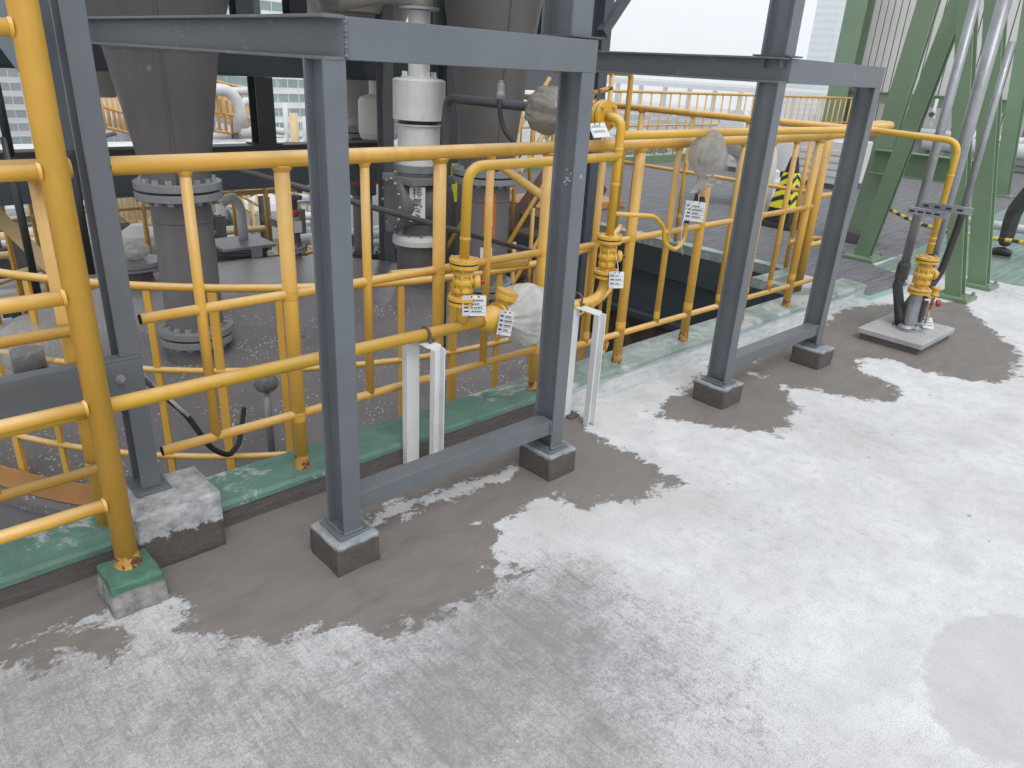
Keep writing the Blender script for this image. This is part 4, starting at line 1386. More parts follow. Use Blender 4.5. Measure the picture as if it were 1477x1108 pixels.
# ------------------------------------------------------------------ white vent stack with grey rotary valve
vt = P(604, 338, Y=5.35)
VX, VY = vt.x, 5.35
Zv = lambda v, u=600: ZAT(u, v, VX, VY)
ve = thing('vent_stack', 'white round vent stack on a grey lettered valve standing on the tank roof', 'vent', (VX, VY, roof_z(VX, VY)))
px = 1 / FPX * (V(VX, VY, .8) - CPOS).dot(CF)
MB().lathe((VX, VY, 0), (0, 0, 1), [(15 * px, Zv(112)), (15 * px, Zv(15))], 24).build('top_pipe', 'white_paint', ve)
MB().lathe((VX, VY, 0), (0, 0, 1), [(26 * px, Zv(14)), (27 * px, Zv(10))], 24).build('top_flange', 'off_white', ve)
MB().tube([V(VX, VY, Zv(10)), V(VX, VY, Zv(-10)), V(VX - .25, VY + .1, Zv(-14)), V(VX - .6, VY + .25, Zv(5))], 18 * px, 18, .15).build('top_bend', 'beige', ve)
MB().lathe((VX, VY, 0), (0, 0, 1), [(25 * px, Zv(114)), (25 * px, Zv(110))], 28).build('drum_collar', 'white_paint', ve)
MB().bolts((VX, VY, Zv(108)), (0, 0, 1), 22 * px, 8, .012, .05).build('collar_studs', 'white_paint', ve, kind='stuff')
MB().lathe((VX, VY, 0), (0, 0, 1), [(36.5 * px, Zv(172)), (36.5 * px, Zv(116)), (33 * px, Zv(113))], 40).build('upper_drum', 'white_paint', ve)
MB().lathe((VX, VY, 0), (0, 0, 1), [(29 * px, Zv(182)), (29 * px, Zv(170))], 30).build('dark_gap', 'rubber', ve)
MB().lathe((VX, VY, 0), (0, 0, 1), [(30 * px, Zv(236)), (30 * px, Zv(181)), (33 * px, Zv(180)), (33 * px, Zv(178))], 40).build('lower_drum', 'white_paint', ve)
MB().lathe((VX, VY, 0), (0, 0, 1), [(36 * px, Zv(246)), (36 * px, Zv(236))], 36).build('drum_flange', 'flange_grey', ve)
body = MB().lathe((VX, VY, 0), (0, 0, 1), [(31 * px, Zv(262)), (31 * px, Zv(247))], 30)
body.box((VX - 38 * px, VY - 38 * px, Zv(262)), (VX + 38 * px, VY + 38 * px, Zv(252)))
body.build('neck_plate', 'flange_grey', ve, .004)
# rotary valve: horizontal drum, axis across
axd = V(1, -.25, 0).normalized()
cz = Zv(292)
rv = MB().lathe(V(VX, VY, cz) - axd * 42 * px, axd, [(34 * px, 0), (40 * px, 3 * px), (40 * px, 8 * px), (36 * px, 9 * px), (36 * px, 75 * px), (40 * px, 76 * px), (40 * px, 81 * px), (34 * px, 84 * px)], 36)
rv.build('rotary_valve', 'duct_grey', ve)
MB().bolts(V(VX, VY, cz) - axd * 43 * px, -axd, 35 * px, 12, .014, .02).build('end_bolts', 'steel_bolt', ve, kind='stuff')
nf = V(-VX, -VY, 0).normalized(); sf = V(0, 0, 1).cross(nf)
lp = V(VX, VY, 0) + nf * 41 * px
lo_, hi_ = Zv(312), Zv(264)
pl = MB()
w2 = 11 * px
cc = lp - sf * 2 * px
pl._add([cc - sf * w2 + V(0, 0, lo_), cc + sf * w2 + V(0, 0, lo_), cc + sf * w2 + V(0, 0, hi_), cc - sf * w2 + V(0, 0, hi_)] +
        [cc - nf * .01 - sf * w2 + V(0, 0, lo_), cc - nf * .01 + sf * w2 + V(0, 0, lo_), cc - nf * .01 + sf * w2 + V(0, 0, hi_), cc - nf * .01 - sf * w2 + V(0, 0, hi_)],
        [(0, 1, 2, 3), (7, 6, 5, 4), (0, 4, 5, 1), (1, 5, 6, 2), (2, 6, 7, 3), (3, 7, 4, 0)])
plo = pl.build('name_plate', 'label_white', ve, .001, label='white plate with black characters on the rotary valve')
pitch_ = (hi_ - lo_)
tilt = (V(0, 0, 1) - sf * .0)
for k, ch in enumerate('排氣'):
    text_mesh(ch, pitch_ * .30, 'ink', plo, cc + nf * .003 + V(0, 0, hi_ - pitch_ * (.17 + .29 * k)), sf, (0, 0, 1))
text_mesh('(FA)', pitch_ * .22, 'ink', plo, cc + nf * .003 + V(0, 0, hi_ - pitch_ * .78), (0, 0, -1), sf)
MB().lathe((VX, VY, 0), (0, 0, 1), [(24 * px, Zv(338)), (27 * px, Zv(320))], 28).build('outlet', 'duct_grey', ve)
MB().lathe((VX, VY, 0), (0, 0, 1), [(39 * px, Zv(349)), (39 * px, Zv(342)), (36 * px, Zv(336))], 36).build('base_flange', 'off_white', ve)
MB().bolts((VX, VY, Zv(336)), (0, 0, 1), 34 * px, 12, .016, .03).build('base_bolts', 'steel_bolt', ve, kind='stuff')
MB().lathe((VX, VY, 0), (0, 0, 1), [(33 * px, roof_z(VX, VY) - .1), (33 * px, Zv(349))], 36).build('nozzle', 'warm_grey', ve)
MB().box((VX - 55 * px, VY - .03, Zv(328)), (VX + 20 * px, VY + .03, Zv(318))).build('bracket', 'grey_steel', ve, .003)

# ------------------------------------------------------------------ nozzles and fittings on the tank roof
def nozzle(u, v, zr, label, r_, h, extra=None, mat='flange_grey'):
    p = P(u, v, Z=zr)
    x, y = p.x, p.y
    z0 = roof_z(x, y)
    t = thing('tank_nozzle', label, 'nozzle', (x, y, z0))
    MB().lathe((x, y, z0 - .05), (0, 0, 1), [(r_ * .62, 0), (r_ * .62, h)], 20).build('stub', 'warm_grey', t)
    flange_pair(t, (x, y, z0 - .05 + h), (0, 0, 1), r_, .022, .008, 8, mat, rb=.012)
    return t, x, y, z0 - .05 + h


t, x, y, z = nozzle(428, 385, -.40, 'grey relief valve with red band on the tank roof left of the nearest post', .095, .14)
MB().lathe((x, y, z + .03), (0, 0, 1), [(.075, 0), (.06, .04), (.05, .14), (.035, .16), (.035, .20)], 20).build('bonnet', 'dark_pipe', t)
MB().lathe((x, y, z + .22), (0, 0, 1), [(.05, 0), (.055, .02), (.055, .09), (.045, .10)], 16).build('body', 'flange_grey', t)
MB().lathe((x, y, z + .33), (0, 0, 1), [(.058, 0), (.062, .01), (.062, .05), (.055, .06)], 16).build('red_band', 'red_paint', t)
MB().lathe((x, y, z + .39), (0, 0, 1), [(.045, 0), (.045, .10), (.095, .102), (.095, .13), (.05, .135)], 16).build('cap', 'dark_pipe', t)
MB().tube([V(x + .085 * math.cos(R(k)), y, z + .56 + .085 * math.sin(R(k))) for k in range(-10, 200, 15)], .028, 10).build('swan_neck', 'dark_pipe', t)
MB().box((x - .03, y - .07, z + .17), (x + .05, y - .055, z + .28)).build('tag_plate', 'card_grey', t, .002)
t, x, y, z = nozzle(200, 425, -.52, 'black round manhole cover with bolts on the far left of the tank roof', .24, .20)
MB().lathe((x, y, z + .025), (0, 0, 1), [(.235, 0), (.235, .018)], 28).build('cover', 'flange_grey', t)
bg = bag((x + .02, y, z + .12), (.13, .10, .08), 'crumpled beige plastic bag on the bolted tank manhole', 'bag_grey', None, 21.0, .25)
t, x, y, z = nozzle(345, 360, -.34, 'black rectangular hatch box behind the first chute', .30, .18, mat='dark_pipe')
MB().box((x - .26, y - .26, z + .03), (x + .30, y + .26, z + .06)).build('lid', 'flange_grey', t, .004)
MB().box((x + .0, y - .30, z - .05), (x + .12, y - .255, z + .07)).build('latch', 'flange_grey', t, .004)
MB().lathe((x, y, z - .30), (0, 0, 1), [(.28, 0), (.28, .31)], 28).build('neck', 'rubber', t)
MB().tube([(x + .10, y + .1, z + .06), (x + .10, y + .1, z + .40), (x + .02, y + .1, z + .52), (x - .10, y + .1, z + .45)], .05, 12, .08).build('breather', 'white_far', t)
# bagged instrument low on the near roof
ip = P(383, 548, Y=3.75)
ins = thing('level_sensor', 'small black level sensor under clear plastic on the near tank roof', 'sensor', (ip.x, ip.y, roof_z(ip.x, ip.y)))
MB().tube([(ip.x, ip.y, roof_z(ip.x, ip.y) - .02), (ip.x, ip.y, ip.z - .05)], .02, 12).build('stem', 'galv', ins)
MB().lathe((ip.x, ip.y, ip.z - .06), (0, 0, 1), [(.02, 0), (.06, .01), (.07, .05), (.05, .10), (.03, .12)], 16).build('head', 'dark_pipe', ins)
bag((ip.x, ip.y, ip.z), (.085, .085, .075), 'clear grey plastic bag over the level sensor on the near tank roof', 'bag_clear', (0, 0, 1), 31, .14)
cb0 = P(205, 545, Y=3.4); cb1 = P(268, 597, Y=3.35); cb2 = P(305, 648, Y=3.3); cb3 = P(330, 658, Y=3.3); cb4 = P(345, 640, Y=3.45); cb5 = P(352, 590, Y=3.7)
solo(MB().tube([cb0, cb1, cb2, cb3, cb4, cb5], .014, 10, .06), 'cable', 'rubber', 'black looping cable below the curved railing over the tank', 'cable', cb1)
solo(MB().tube([P(195, 535, Y=3.41), P(272, 600, Y=3.34)], .011, 8), 'cable_conduit', 'off_white', 'short pale conduit on the tank left of the black cable loop', 'conduit', cb1)
fp = P(38, 505, Y=3.9)
bag((fp.x, fp.y, fp.z), (.12, .10, .14), 'clear plastic bag over a fitting on the tank left of the ladder', 'bag_clear', (0, 0, -1), 41, .2)
MBf = MB().lathe((fp.x, fp.y, fp.z - .3), (0, 0, 1), [(.05, 0), (.05, .15), (.07, .16), (.07, .3)], 14)
solo(MBf, 'tank_fitting', 'dark_pipe', 'dark fitting inside the clear bag on the tank left of the ladder', 'fitting', (fp.x, fp.y, fp.z - .3))

# ------------------------------------------------------------------ beams and columns of the plant frame behind
YS = 7.0
pf = thing('tank_gantry', 'dark grey steel frame of columns and deep beams standing over the tank', 'gantry', (3.2, YS, -6.4))
zb0, zb1 = P(444, 266, Y=YS).z, P(444, 206, Y=YS).z
xr = P(558, 230, Y=YS).x
MB().isec((-4, YS, (zb0 + zb1) / 2 - .015), (xr, YS, (zb0 + zb1) / 2 - .015), .17, zb1 - zb0 - .04, .012, .016).build('lower_beam', 'grey_steel_dark', pf, .003)
MB().box((-4, YS - .11, zb1 - .034), (xr, YS + .09, zb1)).build('black_strip', 'black_steel', pf)  # plain black bar along the top edge of the lower beam
zu = P(300, 108, Y=YS).z
xu = P(645, 122, Y=YS).x
MB().isec((-4, YS, zu + .19), (xu, YS, zu + .19), .17, .38, .012, .016).build('upper_beam', 'teal_steel', pf, .003)
for u in (378,):
    x = P(u, 160, Y=YS).x
    MB().isec((x, YS, zb1 + .001), (x, YS, zu - .001), .17, .17, .01, .014, up=(0, 1, 0)).build('strut_post', 'black_steel', pf, .002)
    MB().box((x - .14, YS - .10, zb1 + .001), (x + .14, YS + .10, zb1 + .012)).build('post_plate', 'black_steel', pf)
xc = P(556, 170, Y=YS - .25).x
for (u, yy, w_, mt_, z0_, z1_) in ((556, YS - .3, .12, 'grey_steel', -1.2, 3.6), (645, 5.9, .14, 'grey_steel_dark', -6.4, 3.6), (660, 6.4, .16, 'grey_steel', -6.4, 3.6)):
    x = P(u, 190, Y=yy).x
    MB().isec((x, yy, z0_), (x, yy, z1_), w_, w_ * 1.1, .009, .012, up=(0, 1, 0)).build('column', mt_, pf, .002)
xq = P(640, 190, Y=5.9).x
MB().box((xq + .03, 5.80, ZAT(645, 290, xq, 5.9)), (xq + .10, 5.825, ZAT(645, 235, xq, 5.9))).build('depth_mark', 'hazard_yellow', pf)
# shorter cross pieces to the right of the vent
MB().isec((xu - .1, YS - .2, zu + .12), (xu + 2.2, YS - .2, zu + .12), .15, .30, .01, .014).build('tie_beam', 'grey_steel', pf, .003)
# high columns whose feet show above the near cross beam
for (u, yy, w_, mt_) in ((260, 5.6, .16, 'grey_steel'), (285, 6.0, .10, 'beige'), (348, 6.2, .14, 'teal_steel'), (363, 6.3, .10, 'grey_steel'), (425, 6.8, .16, 'black_steel'),
                         (628, 6.0, .12, 'grey_steel'), (705, 6.2, .16, 'grey_steel'), (722, 5.6, .10, 'grey_steel'), (775, 5.6, .14, 'grey_steel'), (788, 5.4, .10, 'teal_steel')):
    p = P(u, 12, Y=yy)
    MB().isec((p.x, yy, 1.80), (p.x, yy, 4.5), w_, w_, .008, .010, up=(0, 1, 0)).build('upper_post', mt_, pf)
# floor of the storey above: keeps the steelwork in shade
MB().box((-4, 5.8, 3.30), (7.2, 8.4, 3.40)).build('upper_floor', 'grey_steel_dark', pf)
for yy in (6.0, 7.0, 8.2):
    MB().isec((-4, yy, 3.19), (7.2, yy, 3.19), .16, .22, .01, .014).build('floor_joist', 'teal_steel', pf)
MB().bar(P(868, 48, Y=4.2), P(905, -8, Y=4.2), .07, .07).build('knee_brace', 'grey_steel_dark', pf)
kp = P(868, 40, Y=4.25)
MB().isec((kp.x, 4.25, -6.4), (kp.x, 4.25, 3.4), .10, .12, .008, .010, up=(0, 1, 0)).build('column', 'grey_steel_dark', pf)
MB().bar(P(55, 0, Y=4.3), P(108, 215, Y=4.3), .09, .05).build('diagonal_brace', 'grey_steel_dark', pf)
MB().bar(P(108, 215, Y=4.3) - V(0, 0, .02), P(118, 240, Y=4.3), .10, .06).build('brace_foot', 'black_steel', pf)
for (u0, v0, u1, v1, yy) in ((25, 285, 58, 425, 4.6), (113, 285, 138, 395, 4.6), (0, 150, 8, 225, 4.6)):
    a = P(u0, v0, Y=yy)
    MB().tube([V(a.x, yy, a.z + .3), V(a.x, yy, ZAT(u1, v1, a.x, yy))], .02, 10).build('hanging_rod', 'black_steel', pf)

# hoppers over the frame
def hopper(u, v, yy, label, prof, mat, band=None):
    p = P(u, v, Y=yy)
    t = thing('hopper', label, 'hopper', (p.x, yy, p.z))
    MB().lathe((p.x, yy, p.z), (0, 0, 1), prof, 32).build('cone', mat, t)
    return t, p


hopper(78, 140, 6.2, 'pale grey hopper cone between the ladder and the tall left column', [(.10, 0), (.34, .45), (.75, 1.3), (.75, 1.9)], 'lamp_beam')
t, p = hopper(150, 140, 9.5, 'beige hopper bottom behind the tall left column', [(.12, 0), (.55, .55), (.9, 1.1), (.9, 1.7)], 'beige')
t, p = hopper(520, 186, 7.9, 'beige hopper cone with valve behind the nearest frame', [(.16, 0), (.17, .12), (.33, .62), (.55, 1.2), (.9, 2.2)], 'beige')
flange_pair(t, (p.x, 7.9, p.z - .03), (0, 0, 1), .26, .04, .02, 8, 'flange_grey', rb=.02)
MB().lathe((p.x, 7.9, p.z - .75), (0, 0, 1), [(.17, 0), (.17, .15), (.19, .16), (.19, .3), (.17, .31), (.17, .68)], 22).build('valve', 'dark_pipe', t)
MB().lathe((p.x, 7.9, p.z - .62), (0, 0, 1), [(.195, 0), (.195, .1)], 22).build('red_ring', 'red_paint', t)
MB().lathe((p.x, 7.9, p.z - 1.5), (0, 0, 1), [(.12, 0), (.12, .74)], 18).build('down_pipe', 'duct_grey', t)
flange_pair(t, (p.x, 7.9, p.z - 1.5), (0, 0, 1), .24, .05, .02, 8, 'dark_pipe', rb=.02)
t, p = hopper(547, 205, 7.3, 'small dirty white canister left of the vent stack', [(.02, 0), (.20, .04), (.22, .1), (.22, .42), (.20, .46), (.10, .5), (.10, .9)], 'off_white')
hopper(690, 25, 6.6, 'dark hopper bottom above the nearest cross beam right of the vent', [(.25, 0), (.30, .1), (.42, 1.0), (.42, 1.6)], 'warm_grey')
hopper(505, 18, 6.8, 'pale beige hopper bottom above the nearest cross beam left of the vent', [(.28, 0), (.5, .5), (.8, 1.3)], 'beige')

# ------------------------------------------------------------------ steel stair and walkway beyond the void
sx = thing('steel_stair', 'brown steel stair with slanting yellow handrails beyond the second chute', 'stair', (5.2, 5.0, -2))
SYY = 5.0
pa, pb = P(742, 345, Y=SYY), P(850, 150, Y=SYY)
for dy in (0, .75):
    MB().bar(pa + V(-.5, dy, -1.25), pb + V(.3, dy, -.75), .03, .20).build('stringer', 'rust_brown', sx)
    for (o0, o1) in ((-.02, .0), (-.52, -.5)):
        MB().tube([pa + V(-.4, dy, o0 - .42), pb + V(.2, dy, o1 + .20)], .022, 10).build('handrail', 'yellow', sx)
    for k in range(5):
        q = pa.lerp(pb, k / 4) + V(0, dy, 0)
        MB().tube([q + V(0, 0, -1.1), q + V(0, 0, -.03)], .02, 10).build('post', 'yellow', sx)
for k in range(8):
    q = pa.lerp(pb, k / 7) + V(0, .37, -1.15)
    MB().box(q - V(.13, .36, .015), q + V(.13, .36, .015)).build('tread', 'rust_brown', sx)
pl0 = P(870, 285, Z=.10)
wk = thing('walkway', 'orange topped steel landing behind the riser', 'landing', (pl0.x - .3, pl0.y, 0))
MB().box((pl0.x - 1.3, pl0.y - .25, .02), (pl0.x + .1, pl0.y + .7, .10)).build('plate', 'orange_plate', wk, .004)
MB().box((pl0.x - 1.32, pl0.y - .27, -.18), (pl0.x + .12, pl0.y + .72, .018)).build('edge_beam', 'rust_brown', wk, .004)
MB().box((pl0.x - 1.5, pl0.y - .1, -.62), (pl0.x - .1, pl0.y + .7, -.55)).build('lower_plate', 'duct_grey', wk, .004)
for dx, dy in ((-1.2, -.2), (0, -.2), (-1.2, .6), (0, .6)):
    MB().bar((pl0.x + dx, pl0.y + dy, -6.4), (pl0.x + dx, pl0.y + dy, -.18), .10, .10).build('leg', 'rust_brown', wk)
# raised end of a gate behind the riser
gq0, gq1 = P(855, 106, Y=4.8), P(911, 106, Y=4.8)
gt = thing('gate_rail', 'bent yellow pipe gate standing above the rails behind the riser', 'gate', (gq1.x, 4.8, 0))
MB().tube([V(gq0.x - .5, 4.8, gq1.z), V(gq1.x, 4.8, gq1.z), V(gq1.x, 4.8, -.6)], .026, 12, .06).build('hoop', 'yellow', gt)
MB().tube([V(gq1.x - .28, 4.8, gq1.z), V(gq1.x - .28, 4.8, -.6)], .022, 12).build('bar', 'yellow', gt)
MB().tube([V(gq0.x - .5, 4.8, gq1.z - .45), V(gq1.x, 4.8, gq1.z - .45)], .02, 12).build('bar', 'yellow', gt)

# ================================================================== GREEN STEELWORK AND CLAD BUILDING (right)
def member(t, a, b, w_, d_, name, up=None, mat='green_steel', foot=None):
    a = Vector(a); b = Vector(b)
    MB().isec(a, b, w_, d_, .010, .013, up=up).build(name, mat, t, .003)
    if foot:
        MB().box(a - V(foot, foot, .0), a + V(foot, foot, .03)).build('base_plate', mat, t, .004)
        bb = MB()
        bb.bolts(a + V(0, 0, .045), (0, 0, 1), foot * 1.1, 4, .015, .03, .5)
        bb.build('anchor_bolts', 'steel_bolt', t, kind='stuff')


gsn = thing('green_frame', 'green steel leg frame of leaning columns and braces beside the slab', 'steel frame', (7.0, 2.2, 0))
F_b = P(1377, 430, Z=.0); F_c = P(1411, 413, Z=0); F_m2 = P(1243, 372, Z=0); F_m1 = P(1233, 348, Z=0)
up_ = (0, 1, 0)
def top_at(u, v, foot, k=1.0, X=None):
    return P(u, v, X=(X if X is not None else foot.x * k))
Tb = P(1398, -40, X=F_b.x); Tc = P(1440, -40, X=F_c.x); Tm2 = P(1400, -40, X=F_m2.x); Tm1 = P(1353, -40, X=F_m1.x)
member(gsn, F_b, Tb, .125, .11, 'leaning_column', (1, 0, 0), foot=.13)
member(gsn, F_c, Tc, .15, .11, 'leaning_column', (1, 0, 0), foot=.13)
member(gsn, F_m2, Tm2, .145, .10, 'brace', (1, 0, 0), foot=.17)
member(gsn, F_m1, Tm1, .20, .08, 'column', (1, 0, 0), mat='green_pale_steel')
mb = rough_block(F_m1.x, F_m1.y, .34, .34, .12, .006, 5, 3)
mb.build('footing', 'mortar', gsn, .005)
h0 = P(1266, 233, X=F_m1.x - .16); h1 = P(1362, 244, X=F_m1.x - .16); h1.z = h0.z
MB().isec(h0 + (h0 - h1) * .08, h1 + (h1 - h0) * .4, .15, .24, .01, .013).build('tie_beam', 'green_steel', gsn, .003)
for (u, v, uf, vf, lab_) in ((1500, -60, 1443, 283, 'brace'),):
    fo = P(uf, vf, Z=0); tp = P(u, v, X=fo.x)
    member(gsn, fo, tp, .22, .2, 'far_brace', (1, 0, 0), foot=.2)
fo = P(1197, 212, Z=0)
fcol = thing('green_column', 'far green corner column of the pale clad building', 'column', (fo.x, fo.y, 0))
tp = P(1236, -30, X=fo.x)
member(fcol, V(fo.x, fo.y, 0), V(fo.x, fo.y, 7), .55, .45, 'shaft', (1, 0, 0))
g0 = P(1222, 138, X=fo.x)
MB().isec((fo.x, fo.y + .1, g0.z), (fo.x, fo.y - 6, g0.z), .2, .28, .012, .016).build('girt', 'green_steel', fcol)

# pale clad building: each board is a part, dark joints between
WXc = fo.x + .6
clad = thing('clad_building', 'pale building with vertical metal boards behind the green steelwork', 'building', (WXc, 2, 0))
y1 = fo.y - .1
nb_ = 80; wd_ = .175
zbot = P(1260, 190, X=WXc).z
me0 = None
for k in range(nb_):
    ya = y1 - k * wd_
    if me0 is None:
        b0 = MB().box((WXc, ya - wd_ + .030, zbot), (WXc + .05, ya, 9)).build('board', 'cladding', clad, .008)
        me0 = b0
    else:
        b1_ = me0.copy(); COL.objects.link(b1_); b1_.parent = clad; b1_.location = (0, -k * wd_, 0)
MB().box((WXc + .03, y1 - nb_ * wd_, zbot - .02), (WXc + 6, y1, 9.1)).build('wall', 'clad_joint', clad)
MB().box((WXc + .5, y1 - nb_ * wd_, 0), (WXc + 6, y1, zbot - .03)).build('base_wall', 'cladding', clad)

# white process pipes and flanges in front of the clad building
for (u0, v0, yy_, r_, lab_) in ((1400, 212, 0, .17, 'white horizontal process pipe with bolted flanges behind the green columns'), (1365, 195, 0, .10, 'thinner white process pipe behind the yellow downpipe')):
    p = P(u0, v0, X=WXc - 1.2 - r_ * 3)
    t = thing('process_pipe', lab_, 'pipe', (p.x, p.y, p.z))
    MB().tube([V(p.x, p.y + 1.0, p.z), V(p.x, p.y - 5, p.z)], r_, 18).build('run', 'white_far', t)
    for dy in (.7, -.6, -1.7):
        flange_pair(t, (p.x, p.y + dy, p.z), (0, 1, 0), r_ * 1.55, .04, .02, 12, 'white_far', rb=.025)
    for dy in (.4, -1.4):
        MB().box((p.x - .1, p.y + dy - .1, 0), (p.x + .1, p.y + dy + .1, p.z - r_)).build('saddle', 'green_steel', t)
p = P(1346, 165, X=WXc - 1.0)
t = thing('sight_valve', 'small white valve on a thin upright pipe before the pale boards', 'valve', (p.x, p.y, p.z - .5))
MB().tube([(p.x, p.y, p.z - .7), (p.x, p.y, p.z + .35)], .035, 10).build('stem', 'white_far', t)
MB().lathe((p.x, p.y, p.z - .1), (0, 0, 1), [(.08, 0), (.08, .05), (.05, .06), (.05, .12), (.08, .13), (.08, .18)], 12).build('body', 'off_white', t)
MB().lathe((p.x - .05, p.y, p.z - .02), (-1, 0, .2), [(.03, 0), (.06, .05), (.06, .08)], 10).build('handwheel', 'ink', t)
# dark green low rail and pipe near the floor
p = P(1430, 262, X=10.2)
solo(MB().tube([(10.2, p.y + .5, .16), (10.2, p.y - 3, .16)], .05, 12), 'floor_pipe', 'white_far', 'low white pipe near the floor behind the right green brace', 'pipe', (10.2, p.y, .16))

# white rooftop units behind the far rail
def unit(u, v, w_, d_, h_, label, fan=True):
    q = P(u, v, Z=0)
    t = thing('rooftop_unit', label, 'rooftop unit', (q.x, q.y, 0))
    MB().box((q.x - w_ / 2, q.y - d_ / 2, .08), (q.x + w_ / 2, q.y + d_ / 2, h_)).build('casing', 'white_far', t, .02)
    for s in (-1, 1):
        MB().box((q.x + s * w_ * .35 - .04, q.y - d_ / 2, 0), (q.x + s * w_ * .35 + .04, q.y + d_ / 2, .08)).build('skid', 'duct_grey', t)
    for k in range(4):
        z = .2 + k * (h_ - .3) / 4
        MB().box((q.x - w_ / 2 - .02, q.y - d_ * .42, z), (q.x - w_ / 2 - .004, q.y + d_ * .42, z + (h_ - .3) / 4 - .04)).build('louvre', 'off_white', t, .006)
    MB().lathe((q.x, q.y, h_ + .002), (0, 0, 1), [(w_ * .36, 0), (w_ * .36, .10), (w_ * .30, .12)], 20).build('fan_ring', 'off_white', t)


unit(1096, 292, .55, .5, .34, 'white louvred rooftop unit left of the hazard cone')
unit(1092, 250, .7, .9, .75, 'white louvred rooftop unit farther back left of the hazard cone')
unit(1192, 268, .8, .9, .75, 'white louvred rooftop unit right of the hazard cone')
p = P(1096, 215, Z=.75)
t = thing('duct_bend', 'white round duct bend standing on the roof behind the far rail', 'duct', (p.x, p.y, 0))
MB().tube([(p.x, p.y, .0), (p.x, p.y, .75), (p.x - .5, p.y + .2, 1.0)], .26, 16, .3).build('elbow', 'white_far', t)
q = P(1150, 245, Z=.2)
MBt = MB().tube([V(q.x, q.y, 0), V(q.x + .02, q.y, .9)], .09, 10, rs=[.16, .03])
solo(MBt, 'white_post', 'white_far', 'tapered white post behind the hazard cone', 'post', (q.x, q.y, 0))

# ------------------------------------------------------------------ hazard cone
cq = P(1127, 326, Z=0)
hc = thing('hazard_cone', 'square black safety cone with yellow and black slanted stripes', 'cone', (cq.x, cq.y, 0))
HCH = .80


def frust(mb, x, y, w0, w1, z0, z1):
    vs = [V(x + a * w0 / 2, y + b * w0 / 2, z0) for a, b in ((-1, -1), (1, -1), (1, 1), (-1, 1))] + [V(x + a * w1 / 2, y + b * w1 / 2, z1) for a, b in ((-1, -1), (1, -1), (1, 1), (-1, 1))]
    return mb._add(vs, [(0, 3, 2, 1), (4, 5, 6, 7), (0, 1, 5, 4), (1, 2, 6, 5), (2, 3, 7, 6), (3, 0, 4, 7)])


wz = lambda z: .34 - .27 * z / HCH
frust(MB(), cq.x, cq.y, .46, .42, 0, .06).build('base', 'rubber', hc, .01)
frust(MB(), cq.x, cq.y, wz(.06), wz(HCH), .06, HCH).build('cone_body', 'rubber', hc, .01)
frust(MB(), cq.x, cq.y, wz(.22) + .006, wz(.62) + .006, .22, .62).build('yellow_sleeve', 'hazard_yellow', hc, .003)
for fx, fy in ((-1, 0), (0, -1), (1, 0), (0, 1)):
    for k in range(3):
        z0 = .25 + k * .12
        n_ = V(fx, fy, 0); s_ = V(-fy, fx, 0)
        vs = []
        for (a, dz) in ((-1, .02), (0, .075), (1, .02), (1, .075), (0, .13), (-1, .075)):
            z = min(z0 + dz, .615)
            w_ = wz(z) / 2 + .0045
            vs.append(V(cq.x, cq.y, z) + n_ * w_ + s_ * a * (w_ - .002))
        MB()._add(vs, [(0, 1, 4, 5), (1, 2, 3, 4)]).build('black_stripe', 'ink', hc)

# ------------------------------------------------------------------ yellow and black rope
rp = thing('barrier_rope', 'yellow and black barrier rope hanging between the green columns', 'rope', P(1382, 333, X=8.6))
rope = [P(1282, 302, X=8.9), P(1305, 314, X=8.9), P(1330, 324, X=8.9), P(1365, 334, X=8.9), P(1400, 338, X=8.9), P(1440, 345, X=8.9), P(1480, 350, X=8.9), P(1530, 340, X=8.9)]
fine_ = []
for a, b in zip(rope[:-1], rope[1:]):
    for k in range(8): fine_.append(a.lerp(b, k / 8))
fine_.append(rope[-1])
my, mk = MB(), MB()
for i in range(len(fine_) - 1):
    (my if (i // 2) % 2 else mk).tube([fine_[i], fine_[i + 1]], .022 if (i // 2) % 2 else .017, 8)
my.build('yellow_strands', 'pole_yellow', rp, kind='stuff'); mk.build('black_strands', 'ink', rp, kind='stuff')

